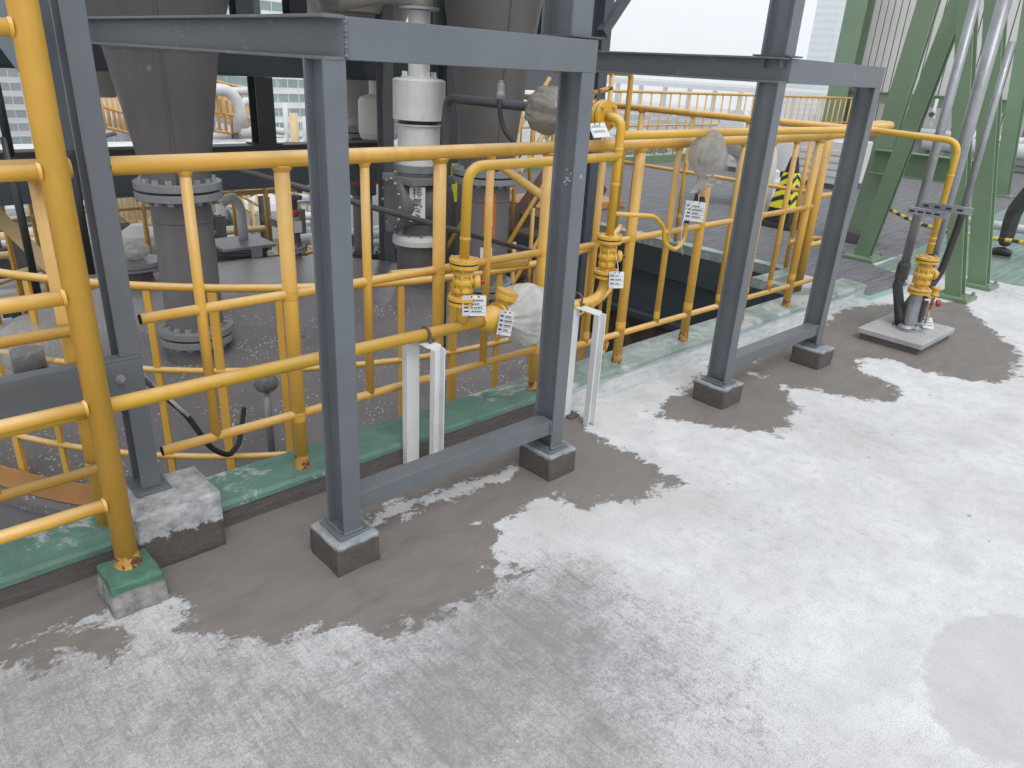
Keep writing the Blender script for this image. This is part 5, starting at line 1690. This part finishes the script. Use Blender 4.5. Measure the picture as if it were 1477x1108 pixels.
# ------------------------------------------------------------------ worker at the right edge (mostly out of the picture)
def person():
    f0 = P(1452, 372, Z=0)
    x, y = f0.x + .02, f0.y + .15
    # walking to the left of the picture: facing +Y and a little away
    fwd = V(-.10, 1, 0).normalized(); sd = V(fwd.y, -fwd.x, 0)
    root = thing('person', 'person in dark grey trousers and black shoes standing at the right edge', 'person', (x, y, 0))
    J = {}
    def pt(n, f, s, z, r): J[n] = (V(x, y, 0) + fwd * f + sd * s + V(0, 0, z), r)
    hip = (-.30, -.02)
    pt('pelvis', hip[0], hip[1], .92, .135); pt('waist', hip[0] + .0, hip[1], 1.06, .135); pt('chest', hip[0] + .03, hip[1], 1.28, .165); pt('neck0', hip[0] + .03, hip[1], 1.45, .085)
    pt('neck', hip[0] + .04, hip[1], 1.52, .058)
    # leading leg (seen in the picture) and trailing leg
    pt('hipL', -.27, -.10, .88, .105); pt('kneeL', -.09, -.09, .50, .078); pt('calfL', -.09, -.09, .34, .076); pt('ankL', -.10, -.09, .11, .066)
    pt('hipR', -.30, .09, .88, .105); pt('kneeR', -.33, .10, .49, .078); pt('calfR', -.42, .10, .33, .076); pt('ankR', -.52, .10, .12, .066)
    for s_, n in ((-1, 'L'), (1, 'R')):
        pt('sh' + n, hip[0] + .03, hip[1] + s_ * .19, 1.41, .07); pt('el' + n, hip[0] - .03, hip[1] + s_ * .27, 1.13, .05); pt('wr' + n, hip[0] - .02, hip[1] + s_ * .29, .88, .033)
    E_ = [('pelvis', 'waist'), ('waist', 'chest'), ('chest', 'neck0'), ('neck0', 'neck')]
    for n in 'LR':
        E_ += [('pelvis', 'hip' + n), ('hip' + n, 'knee' + n), ('knee' + n, 'calf' + n), ('calf' + n, 'ank' + n), ('chest', 'sh' + n), ('sh' + n, 'el' + n), ('el' + n, 'wr' + n)]
    keys = list(J)
    me = bpy.data.meshes.new('body')
    off = WL[root.name]
    me.from_pydata([tuple(J[k][0] - off) for k in keys], [(keys.index(a), keys.index(b)) for a, b in E_], [])
    o = bpy.data.objects.new('body', me); COL.objects.link(o); o.parent = root
    sk = o.modifiers.new('skin', 'SKIN')
    for i, k in enumerate(keys):
        me.skin_vertices[0].data[i].radius = (J[k][1], J[k][1])
    me.skin_vertices[0].data[0].use_root = True
    o.modifiers.new('sub', 'SUBSURF').levels = 2
    o.modifiers['sub'].render_levels = 2
    mt, nt, b = new_mat('clothes')
    pos = N(nt, 'ShaderNodeTexCoord').outputs['Object']
    sx_ = N(nt, 'ShaderNodeSeparateXYZ'); nt.links.new(pos, sx_.inputs[0])
    n1 = noise_n(nt, pos, 14, 5, .6, .5)
    tro = mixc(nt, ramp(nt, n1, .3, .7), (.020, .021, .024), (.050, .052, .058))
    shi = mixc(nt, ramp(nt, n1, .3, .7), (.09, .12, .19), (.13, .17, .25))
    nt.links.new(mixc(nt, ramp(nt, sx_.outputs[2], .985, .99), tro, shi), b.inputs['Base Color'])
    b.inputs['Roughness'].default_value = .9
    bump(nt, b, n1, .8, .03)
    me.materials.append(mt)
    for n in 'LR':
        a = J['ank' + n][0]
        lift = 0 if n == 'L' else .0
        base = V(a.x, a.y, 0)
        sh = MB()
        secs = [(-.085, .030, .085, .010), (-.06, .040, .10, .004), (0, .042, .115, .004), (.06, .044, .105, .004), (.12, .047, .075, .004), (.17, .044, .060, .006), (.205, .025, .045, .012)]
        ring = []
        for (f_, w_, h_, z0) in secs:
            for k in range(12):
                an = 2 * math.pi * k / 12
                ring.append(base + fwd * f_ + sd * math.cos(an) * w_ + V(0, 0, z0 + .018 + (h_ - z0 - .018) * (.5 + .5 * math.sin(an))))
        ns = len(secs)
        sh._add(ring, [(i * 12 + j, i * 12 + (j + 1) % 12, i * 12 + 12 + (j + 1) % 12, i * 12 + 12 + j) for i in range(ns - 1) for j in range(12)], True)
        sh._add(ring[:12], [tuple(range(12))]); sh._add(ring[-12:], [tuple(range(11, -1, -1))])
        s_o = sh.build('shoe', 'shoe', root)
        so = MB()
        out = [(-.09, .03), (-.075, .044), (0, .046), (.10, .052), (.16, .050), (.205, .032), (.215, 0)]
        loop = [base + fwd * f_ + sd * w_ for f_, w_ in out] + [base + fwd * f_ - sd * w_ for f_, w_ in out[::-1][1:]]
        nL = len(loop)
        so._add([q + V(0, 0, .001) for q in loop] + [q + V(0, 0, .022) for q in loop], [(i, (i + 1) % nL, nL + (i + 1) % nL, nL + i) for i in range(nL)] + [tuple(range(nL - 1, -1, -1)), tuple(range(nL, 2 * nL))])
        so.build('sole', 'shoe_sole', s_o)
        # hand
        w0 = J['wr' + n][0]
        s_ = -1 if n == 'L' else 1
        hm = MB()
        hm.tube([w0 + V(0, 0, .02), w0 + V(0, 0, -.03) + fwd * .01, w0 + V(0, 0, -.09) + fwd * .02], .03, 10, rs=[.028, .036, .032])
        for k in range(4):
            b0 = w0 + V(0, 0, -.08) + fwd * (.02 + .018 * (k - 1.5))
            L_ = (.075, .085, .08, .062)[k]
            hm.tube([b0, b0 + V(0, 0, -L_ * .5), b0 + V(0, 0, -L_ * .85) - sd * s_ * .018], .009, 8, rs=[.0095, .009, .007])
        b0 = w0 + V(0, 0, -.03) + fwd * .035
        hm.tube([b0, b0 + V(0, 0, -.035) + fwd * .02, b0 + V(0, 0, -.065) + fwd * .022], .010, 8, rs=[.012, .0105, .008])
        hm.build('hand', 'skin', root)
    hb = J['neck'][0]
    hd = MB().lathe(hb + V(0, 0, -.02), (0, 0, 1), [(.055, 0), (.06, .04), (.072, .08), (.078, .14), (.076, .19), (.06, .235), (.03, .25), (.001, .252)], 20)
    for q in hd.v:
        rel = q - hb
        if rel.dot(fwd) > .06 and .07 < rel.z < .12: q += fwd * .02
    hd.tube([hb + fwd * .07 + V(0, 0, .12), hb + fwd * .098 + V(0, 0, .095), hb + fwd * .07 + V(0, 0, .088)], .011, 8)
    for s_ in (-1, 1):
        hd.lathe(hb + sd * s_ * .072 + V(0, 0, .11), sd * s_, [(.022, 0), (.026, .008), (.016, .014)], 10)
    ho = hd.build('head', 'skin', root)
    for s_ in (-1, 1):
        MB().lathe(hb + fwd * .066 + sd * s_ * .03 + V(0, 0, .125), fwd, [(.011, 0), (.008, .009), (.001, .011)], 10).build('eye', 'ink', ho)
    MB().box(hb + fwd * .062 - V(.022, .006, -.055), hb + fwd * .062 + V(.022, .012, .062)).build('mouth', 'red_paint', ho)
    MB().lathe(hb + V(0, 0, .135), (0, 0, 1), [(.125, 0), (.125, .006), (.10, .012), (.10, .05), (.085, .10), (.05, .13), (.001, .14)], 24).build('helmet', 'helmet', ho)


person()

# ------------------------------------------------------------------ railing along the far edge of the roof
pfn = thing('perimeter_railing', 'long thin yellow railing along the far edge of the grey roof', 'guard rail', (12, 9.1, 0))
PY = 9.1
for z, r_ in ((1.27, .026), (.68, .018)):
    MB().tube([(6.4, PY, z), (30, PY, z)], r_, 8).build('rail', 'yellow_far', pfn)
x = 6.5
pm = None
k = 0
while x < 29:
    if pm is None:
        pm = MB().tube([(x, PY, .08), (x, PY, 1.26)], .017, 8).build('baluster', 'yellow_far', pfn); xp = x
    else:
        c_ = pm.copy(); COL.objects.link(c_); c_.parent = pfn; c_.location = (x - xp, 0, 0)
    x += .30; k += 1
tag(MB().box((6.3, 9.0, .0), (30, 9.22, .14)).build('roof_edge_kerb', 'green_steel'), 'dark green kerb at the far edge of the roof', None, None, 'structure')

# ================================================================== PLANT BELOW AND CITY BEHIND
def far_rail(p0, p1, label, h_=1.0, n=10, mat='cream_rail', r_=.022, group='pale yellow railings of the plant behind'):
    p0 = Vector(p0); p1 = Vector(p1)
    t = thing('platform_railing', label, 'guard rail', p0, group)
    for f in (.02, .5, 1.0):
        MB().tube([p0 + V(0, 0, h_ * f), p1 + V(0, 0, h_ * f)], r_, 6).build('rail', mat, t)
    for k in range(n + 1):
        q = p0.lerp(p1, k / n)
        MB().tube([q, q + V(0, 0, h_)], r_, 6).build('post', mat, t)
    return t


def slab_at(u, v, Z, w_, d_, label, mat='plant_floor', legs=True):
    q = P(u, v, Z=Z)
    t = thing('plant_platform', label, 'platform', (q.x, q.y, Z))
    MB().box((q.x - w_ / 2, q.y - d_ / 2, Z - .12), (q.x + w_ / 2, q.y + d_ / 2, Z)).build('floor', mat, t)
    for a in (-.45, .45):
        for b in (-.45, .45):
            MB().bar((q.x + a * w_, q.y + b * d_, -6.4), (q.x + a * w_, q.y + b * d_, Z - .12), .15, .15).build('leg', 'duct_grey', t)
    return q


q = slab_at(60, 345, -1.6, 5, 3.5, 'grey plant platform seen left of the tall column', 'duct_grey')
far_rail((q.x - 2.4, q.y + 1.7, -1.6), (q.x + 2.4, q.y + 1.7, -1.6), 'pale railing on the platform left of the ladder', 1.0, 8)
for i, (du, dv, wh) in enumerate(((58, 298, 'top right'), (32, 312, 'middle left'), (62, 312, 'middle right'), (40, 298, 'top left'), (70, 326, 'bottom right'), (42, 328, 'bottom left'))):
    c = P(du, dv, Y=q.y + 2.6 + i * .02)
    t = thing('white_drum', 'white drum lying on its side, %s of the stack by the ladder' % wh, 'drum', c, 'white drums stacked left of the ladder')
    MB().lathe(c, (0, 1, 0), [(.17, 0), (.19, .02), (.19, .60), (.17, .62)], 18).build('barrel', 'white_far', t)
    MB().lathe(c, (0, -1, 0), [(.15, 0), (.15, .006)], 18).build('lid', 'off_white', t)
a, b = P(-20, 295, Y=7.2), P(95, 408, Y=7.2)
solo(MB().bar(a, b, .05, .11), 'stair_stringer', 'cream_rail', 'cream slanting stair stringer seen left of the ladder', 'stringer', a)
for (u0, v0, u1, v1, yy, r_, lab_) in ((-10, 330, 70, 308, 8.0, .03, 'thin tan rail crossing behind the ladder'), (20, 396, 95, 375, 7.4, .03, 'second thin tan rail lower behind the ladder')):
    a, b = P(u0, v0, Y=yy), P(u1, v1, Y=yy)
    solo(MB().tube([a, b], r_, 8), 'pipe_rail', 'cream_rail', lab_, 'rail', a)

labs = ['pale yellow stair railing between the left column and the first chute', 'second pale railing behind the left column and first chute', 'pale railing right of the first chute, upper row', 'pale railing right of the first chute, middle row',
        'pale railing right of the first chute, lower row', 'pale yellow railing seen through the steel opening by the black post', 'upper pale yellow railing seen left of the black post', 'pale railing seen through the left opening under the cyclone',
        'short pale railing behind the relief valve', 'pale railing seen between vent stack and nearest post']
spec = [((135, 300), (235, 350), 11, 14), ((140, 340), (235, 395), 10, 14), ((300, 290), (470, 350), 14, 16), ((300, 320), (470, 385), 12, 16), ((310, 345), (440, 400), 11.5, 10), ((308, 190), (375, 200), 19, 8),
        ((300, 165), (372, 178), 22, 8), ((152, 185), (210, 198), 20, 8), ((400, 300), (480, 330), 16, 8), ((480, 290), (560, 315), 13, 10)]
for lb, ((u0, v0), (u1, v1), yy, n) in zip(labs, spec):
    a = P(u0, v0, Y=yy); b = P(u1, v1, Y=yy + 2.0)
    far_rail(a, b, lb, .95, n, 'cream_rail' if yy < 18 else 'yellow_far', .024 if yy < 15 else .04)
# darker yellow posts nearer
for (u, v0, v1, yy, lb) in ((205, 292, 385, 9, 'thin yellow post with crossing rail left of the first chute'), (335, 270, 345, 9, 'thin yellow post behind the tank right of the first chute'), (382, 270, 360, 9, 'thin yellow post behind the tank left of the relief valve')):
    a = P(u, v0, Y=yy)
    t = thing('rail_post', lb, 'post', a)
    MB().tube([a, V(a.x, a.y, ZAT(u + 8, v1, a.x, a.y))], .03, 8).build('shaft', 'yellow', t)
    for f in (.05, .75):
        MB().tube([a + V(-.9, 0, -1.2 * f), a + V(.9, 0, -1.2 * f)], .022, 8).build('cross_rail', 'yellow', t)

# second, smaller tanks and vessels of the plant
vess = [((150, 330), 11.5, .35, 1.0, 'white upright vessel left of the first chute'), ((385, 318), 13, .45, .7, 'white round vessel right of the first chute'), ((330, 330), 15, .4, 1.5, 'white tall vessel behind the first chute'),
        ((440, 345), 13.5, .5, .8, 'small white vessel just left of the nearest post'), ((205, 365), 10.2, .3, .5, 'small pale vessel by the left edge of the first chute'), ((530, 300), 12, .5, 1.4, 'pale upright vessel behind the nearest frame')]
for (u, v), yy, r_, h_, lb in vess:
    q = P(u, v, Y=yy)
    t = thing('vessel', lb, 'vessel', (q.x, q.y, q.z - h_))
    MB().lathe((q.x, q.y, q.z - h_ / 2), (0, 0, 1), [(r_ * .3, -.15), (r_ * .9, 0), (r_, .1), (r_, h_ - .1), (r_ * .85, h_), (r_ * .3, h_ + .12), (.001, h_ + .14)], 20).build('shell', 'white_far', t)
    for k in range(3):
        a = R(120 * k + 20)
        MB().bar((q.x + r_ * .8 * math.cos(a), q.y + r_ * .8 * math.sin(a), q.z - h_ / 2 - .9), (q.x + r_ * .8 * math.cos(a), q.y + r_ * .8 * math.sin(a), q.z), .07, .07).build('leg', 'off_white', t)
    MB().tube([(q.x + r_, q.y, q.z), (q.x + r_ + .5, q.y, q.z), (q.x + r_ + .5, q.y, q.z - 1)], .07, 10, .12).build('outlet', 'white_far', t)
# cyclone seen through the left opening
cy = P(176, 158, Y=22)
t = thing('cyclone', 'pale cyclone separator with swan neck seen left of the first chute', 'cyclone', cy)
MB().lathe(cy, (0, 0, 1), [(.05, -1.1), (.12, -.9), (.45, -.2), (.45, .35), (.40, .40)], 20).build('body', 'white_far', t)
MB().tube([cy + V(0, 0, .4), cy + V(0, 0, .8), cy + V(-.4, 0, 1.0), cy + V(-.7, 0, .8)], .12, 12, .25).build('swan_neck', 'white_far', t)
for k in range(3):
    MB().tube([cy + V(.6 + k * .3, 1, -1.5), cy + V(.6 + k * .3, 1, 1.2 + k * .2), cy + V(1.6 + k * .3, 1, 2.0 + k * .2)], .11, 10, .6).build('riser', 'white_far', t)
# curved white pipes seen through the middle opening
for i, (pts_, lb) in enumerate((([(285, 128), (330, 130), (345, 150), (350, 185)], 'fat white pipe bending down left of the black post'), ([(370, 145), (350, 147), (344, 160), (342, 190)], 'white pipe bending down just left of the black post'),
                                ([(285, 198), (330, 196), (370, 190)], 'long white pipe lying level left of the black post'), ([(285, 135), (320, 132), (370, 131)], 'thin white pipe crossing the plant left of the black post'),
                                ([(395, 188), (415, 191), (424, 200), (424, 215)], 'white pipe end bending down right of the black post'), ([(130, 205), (150, 193), (180, 188), (215, 185)], 'grey pipe sweeping under the cyclone'))):
    pp = [P(u, v, Y=19 + i * .6) for u, v in pts_]
    solo(MB().tube(pp, .10 if i not in (0, 2) else .14, 12, .5), 'white_pipe', 'white_far' if i != 5 else 'galv', lb, 'pipe', pp[0])


# ------------------------------------------------------------------ buildings
paint('town_pale', (.45, .47, .49), .7, .1, .1)
paint('town_grey', (.27, .30, .33), .7, .1, .1)
paint('town_blue', (.18, .25, .33), .7, .1, .1)
def building(u, dist, w_, d_, ztop, floors, bays, wall, glass, label, zbase=-32, band=True, group=None, name='building'):
    d = ray(u, 120); d = V(d.x, d.y, 0).normalized()
    c = d * dist
    t = thing(name, label, 'building', (c.x, c.y, zbase), group)
    MB().box((c.x - w_ / 2, c.y - d_ / 2, zbase), (c.x + w_ / 2, c.y + d_ / 2, ztop)).build('wall', wall, t)
    fh = (ztop - zbase) / floors
    for k in range(floors):
        z0 = zbase + k * fh + fh * .28; z1 = zbase + (k + 1) * fh - fh * .16
        for face in (0, 1):
            if band:
                e = .06
                if face == 0:
                    o = MB().box((c.x - w_ / 2 + .3, c.y - d_ / 2 - e, z0), (c.x + w_ / 2 - .3, c.y - d_ / 2 + .05, z1)).build('window_band', glass, t)
                    mu = MB()
                    for j in range(1, bays):
                        x = c.x - w_ / 2 + w_ * j / bays
                        mu.box((x - .08, c.y - d_ / 2 - e - .08, z0), (x + .08, c.y - d_ / 2 - e - .002, z1))
                    mu.build('mullions', wall, o, kind='stuff')
                    MB().box((c.x - w_ / 2 - .1, c.y - d_ / 2 - .35, z1 + .02), (c.x + w_ / 2 + .1, c.y - d_ / 2 - .01, z1 + .32)).build('ledge', wall, t)
                else:
                    MB().box((c.x - w_ / 2 - e, c.y - d_ / 2 + .3, z0), (c.x - w_ / 2 + .05, c.y + d_ / 2 - .3, z1)).build('window_band', glass, t)
            else:
                n = bays if face == 0 else max(2, bays // 2)
                for j in range(n):
                    if face == 0:
                        x = c.x - w_ / 2 + w_ * (j + .5) / n; ww = w_ / n * .32
                        MB().box((x - ww, c.y - d_ / 2 - .05, z0), (x + ww, c.y - d_ / 2 + .05, z1)).build('window', glass, t)
                    else:
                        y = c.y - d_ / 2 + d_ * (j + .5) / n; ww = d_ / n * .32
                        MB().box((c.x - w_ / 2 - .05, y - ww, z0), (c.x - w_ / 2 + .05, y + ww, z1)).build('window', glass, t)
    return t


building(-5, 235, 60, 30, 10, 14, 26, 'concrete_far', 'glass_grey', 'office building with dark window bands seen behind the ladder')
building(150, 250, 26, 26, 12, 14, 8, 'brick_far', 'glass_grey', 'grey brown housing block seen between the left column and first chute', band=False)
building(325, 240, 34, 20, 10, 13, 10, 'concrete_far', 'glass_grey', 'grey housing block with square windows behind the plant pipes', band=False)
building(425, 205, 32, 24, 12, 14, 12, 'white_far', 'glass_green', 'office building with green glass bands right of the black post')
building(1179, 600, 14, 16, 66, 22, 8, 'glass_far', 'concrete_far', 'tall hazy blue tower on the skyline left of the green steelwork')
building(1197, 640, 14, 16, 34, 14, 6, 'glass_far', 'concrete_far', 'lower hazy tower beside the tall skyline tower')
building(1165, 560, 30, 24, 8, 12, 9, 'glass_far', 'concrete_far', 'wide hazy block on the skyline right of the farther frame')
random.seed(11)
# the white town below: many low blocks that cannot be told apart
for k in range(34):
    u = random.uniform(870, 1240); dist = random.choice((250, 280, 320, 360, 420, 480, 540)) * random.uniform(.93, 1.07)
    w_ = random.uniform(14, 40); top = -32 + random.uniform(5, 17)
    building(u, dist, w_, random.uniform(8, 16), top, max(1, int((top + 32) / 3.4)), random.randint(3, 7), random.choice(('town_pale', 'town_grey', 'town_grey', 'town_blue', 'pink_far')), 'glass_grey',
             'hazy low building of the town behind the far railing', group='low town buildings behind the far railing', name='town_building')
for k in range(10):
    u = random.uniform(60, 640); dist = random.uniform(120, 210)
    top = -32 + random.uniform(6, 14)
    building(u, dist, random.uniform(12, 24), random.uniform(8, 16), top, max(1, int((top + 32) / 3.4)), random.randint(3, 7), random.choice(('white_far', 'concrete_far')), 'glass_grey',
             'hazy low building of the town behind the plant', group='low town buildings behind the plant', name='town_building')
# viaduct across the skyline
vd = thing('viaduct', 'long pale elevated road crossing the hazy town', 'viaduct', (250, 220, -32))
d0 = ray(780, 120); d1 = ray(1300, 120)
a = V(d0.x, d0.y, 0).normalized() * 470; b = V(d1.x, d1.y, 0).normalized() * 430
MB().bar(a + V(0, 0, -3.5), b + V(0, 0, -4.5), 18, 2.2).build('road_deck', 'concrete_far', vd)
MB().bar(a + V(0, 0, -1.8), b + V(0, 0, -2.8), .6, 1.2).build('parapet', 'white_far', vd)
for k in range(14):
    q = a.lerp(b, (k + .5) / 14)
    MB().bar(V(q.x, q.y, -32), V(q.x, q.y, -5.0), 1.8, 1.8).build('pier', 'concrete_far', vd)


# ------------------------------------------------------------------ trees beyond the roof edge
def tree(u, dist, ztop, rad, label, seed):
    d = ray(u, 200); d = V(d.x, d.y, 0).normalized()
    c = d * dist
    rnd = random.Random(seed)
    t = thing('tree', label, 'tree', (c.x, c.y, -32), 'trees below the far railing')
    zc = ztop - rad * .9
    tk = MB().tube([(c.x, c.y, -32), (c.x + .3, c.y, -22), (c.x, c.y + .3, zc)], .2, 8, rs=[.6, .45, .2])
    for k in range(5):
        a = rnd.uniform(0, 6.28)
        tk.tube([(c.x, c.y, zc - 3 + k * .6), (c.x + rad * .6 * math.cos(a), c.y + rad * .6 * math.sin(a), zc + .6 + k * .4)], .15, 6, rs=[.18, .06])
    tk.build('trunk', 'bark', t)
    cr = MB()
    lobes = [(V(rnd.gauss(0, .45), rnd.gauss(0, .45), rnd.gauss(0, .35)) * rad, rnd.uniform(.35, .6) * rad) for _ in range(9)]
    for k in range(2600):
        lc, lr = rnd.choice(lobes)
        v = V(rnd.gauss(0, 1), rnd.gauss(0, 1), rnd.gauss(0, 1)).normalized() * lr * rnd.uniform(.6, 1.05)
        p = V(c.x, c.y, zc) + lc + v
        s_ = V(rnd.uniform(-1, 1), rnd.uniform(-1, 1), rnd.uniform(-1, 1)).normalized() * .38
        w_ = s_.cross(V(rnd.uniform(-1, 1), rnd.uniform(-1, 1), rnd.uniform(-1, 1))).normalized() * .24
        cr._add([p - s_, p + w_, p + s_, p - w_], [(0, 1, 2, 3)])
    cr.build('crown', 'crown_leaf', t)


for k, (u, dist, zt_, rad, lb) in enumerate(((905, 118, -8.6, 6.5, 'leafy green tree top behind the riser'), (935, 124, -9.2, 6.5, 'leafy green tree top left of the bagged gauge'), (975, 130, -9.8, 7.0, 'leafy green tree top behind the bagged gauge'),
                                            (870, 126, -9.4, 6.0, 'leafy green tree top hidden mostly by the nearest frame'))):
    tree(u, dist, zt_, rad, lb, 50 + k)

# ------------------------------------------------------------------ pipe racks that crowd the plant behind the tank
def pipe_rack(y0, x0, x1, ztop, label, seed, tiers=3, n=6, depth=1.2):
    rnd = random.Random(seed)
    t = thing('pipe_rack', label, 'pipe rack', ((x0 + x1) / 2, y0, -6.4))
    k = 0
    x = x0
    while x <= x1:
        for dy in (0, depth):
            MB().isec((x, y0 + dy, -6.4), (x, y0 + dy, ztop + .3), .14, .14, .01, .012, up=(0, 1, 0)).build('column', 'duct_grey', t)
        for tr_ in range(tiers):
            z = ztop - tr_ * .62
            MB().bar((x, y0 - .1, z - .06), (x, y0 + depth + .1, z - .06), .10, .12).build('cross_beam', 'duct_grey', t)
        x += (x1 - x0) / 4
    for tr_ in range(tiers):
        z = ztop - tr_ * .62
        y = y0
        while y < y0 + depth:
            r_ = rnd.uniform(.03, .09)
            xa = x0 - rnd.uniform(0, .6); xb = x1 - rnd.uniform(0, 1.5)
            pts = [V(xa, y + r_, z + r_), V(xb, y + r_, z + r_)]
            if rnd.random() < .5:
                pts.append(V(xb, y + r_, z + r_ + rnd.choice((-1.0, .7, 1.0))))
            MB().tube(pts, r_, 10, .25).build('pipe', rnd.choice(('white_far', 'white_far', 'galv', 'off_white', 'cream_rail')), t)
            if rnd.random() < .8:
                xv = rnd.uniform(x0 + .4, x1 - .8)
                v_ = MB().lathe((xv, y + r_, z + r_), (1, 0, 0), [(r_ * 1.9, 0), (r_ * 1.9, .03), (r_ * 1.3, .05), (r_ * 1.5, .14), (r_ * 1.3, .22), (r_ * 1.9, .25), (r_ * 1.9, .28)], 12).build('valve', rnd.choice(('white_far', 'galv', 'dark_pipe')), t)
                MB().tube([(xv + .14, y + r_, z + r_), (xv + .14, y + r_, z + r_ + .28)], .018, 6).build('spindle', 'galv', v_)
                MB().lathe((xv + .14, y + r_, z + r_ + .28), (0, 0, 1), [(.09, 0), (.09, .02)], 12).build('handwheel', rnd.choice(('red_paint', 'ink', 'yellow_far')), v_)
            y += r_ * 2 + rnd.uniform(.05, .18)
    return t


pipe_rack(10.6, .4, 5.4, -.9, 'white piped rack behind the tank left of the nearest frame', 3, 3)
pipe_rack(14.0, 2.0, 8.5, -.6, 'second white piped rack farther behind the tank', 5, 4)
pipe_rack(18.5, 2.0, 10.5, -.7, 'distant rack of white pipes seen through the gantry openings', 8, 4)
pipe_rack(9.6, -3.6, .6, -1.5, 'rack of pipes below the platform left of the ladder', 12, 3)
pipe_rack(9.0, 5.4, 8.6, -1.0, 'rack of pipes below the landing beyond the void', 15, 3, depth=1.0)
for i, (u, v, yy, lb) in enumerate(((160, 300, 12.5, 'pale stair flight railing beside the first chute'), (345, 300, 12.8, 'pale stair flight railing right of the first chute'), (405, 330, 11.8, 'pale stair flight railing left of the nearest post'))):
    a = P(u, v, Y=yy)
    t = thing('plant_stair', lb, 'stair', a, 'pale stairs of the plant behind')
    for dy in (0, .8):
        b = a + V(2.2, dy, -1.6)
        MB().bar(a + V(0, dy, -1.0), b + V(0, 0, -1.0), .04, .18).build('stringer', 'cream_rail', t)
        for f in (0, -.45):
            MB().tube([a + V(0, dy, f), b + V(0, 0, f)], .024, 6).build('handrail', 'cream_rail', t)
        for k in range(9):
            q = (a + V(0, dy, 0)).lerp(b, k / 8)
            MB().tube([q + V(0, 0, -.95), q], .02, 6).build('post', 'cream_rail', t)
    for k in range(9):
        q = a.lerp(a + V(2.2, 0, -1.6), (k + .5) / 9)
        MB().box(q + V(-.12, .03, -1.02), q + V(.12, .77, -.99)).build('tread', 'galv', t)

# ------------------------------------------------------------------ hazy air
hz = MB().box((-120, -120, -33), (800, 800, 70))
ho = hz.build('haze', 'ink')
hm = bpy.data.materials.new('haze'); hm.use_nodes = True
hn = hm.node_tree
for n in list(hn.nodes):
    if n.type != 'OUTPUT_MATERIAL': hn.nodes.remove(n)
pv = hn.nodes.new('ShaderNodeVolumePrincipled')
pv.inputs['Color'].default_value = (.97, .985, 1.0, 1)
pv.inputs['Density'].default_value = HAZE = .0016
pv.inputs['Anisotropy'].default_value = .2
hn.links.new(pv.outputs[0], hn.nodes['Material Output'].inputs['Volume'])
ho.data.materials.clear(); ho.data.materials.append(hm)
tag(ho, 'thin pale haze over the town', None, None, 'stuff')
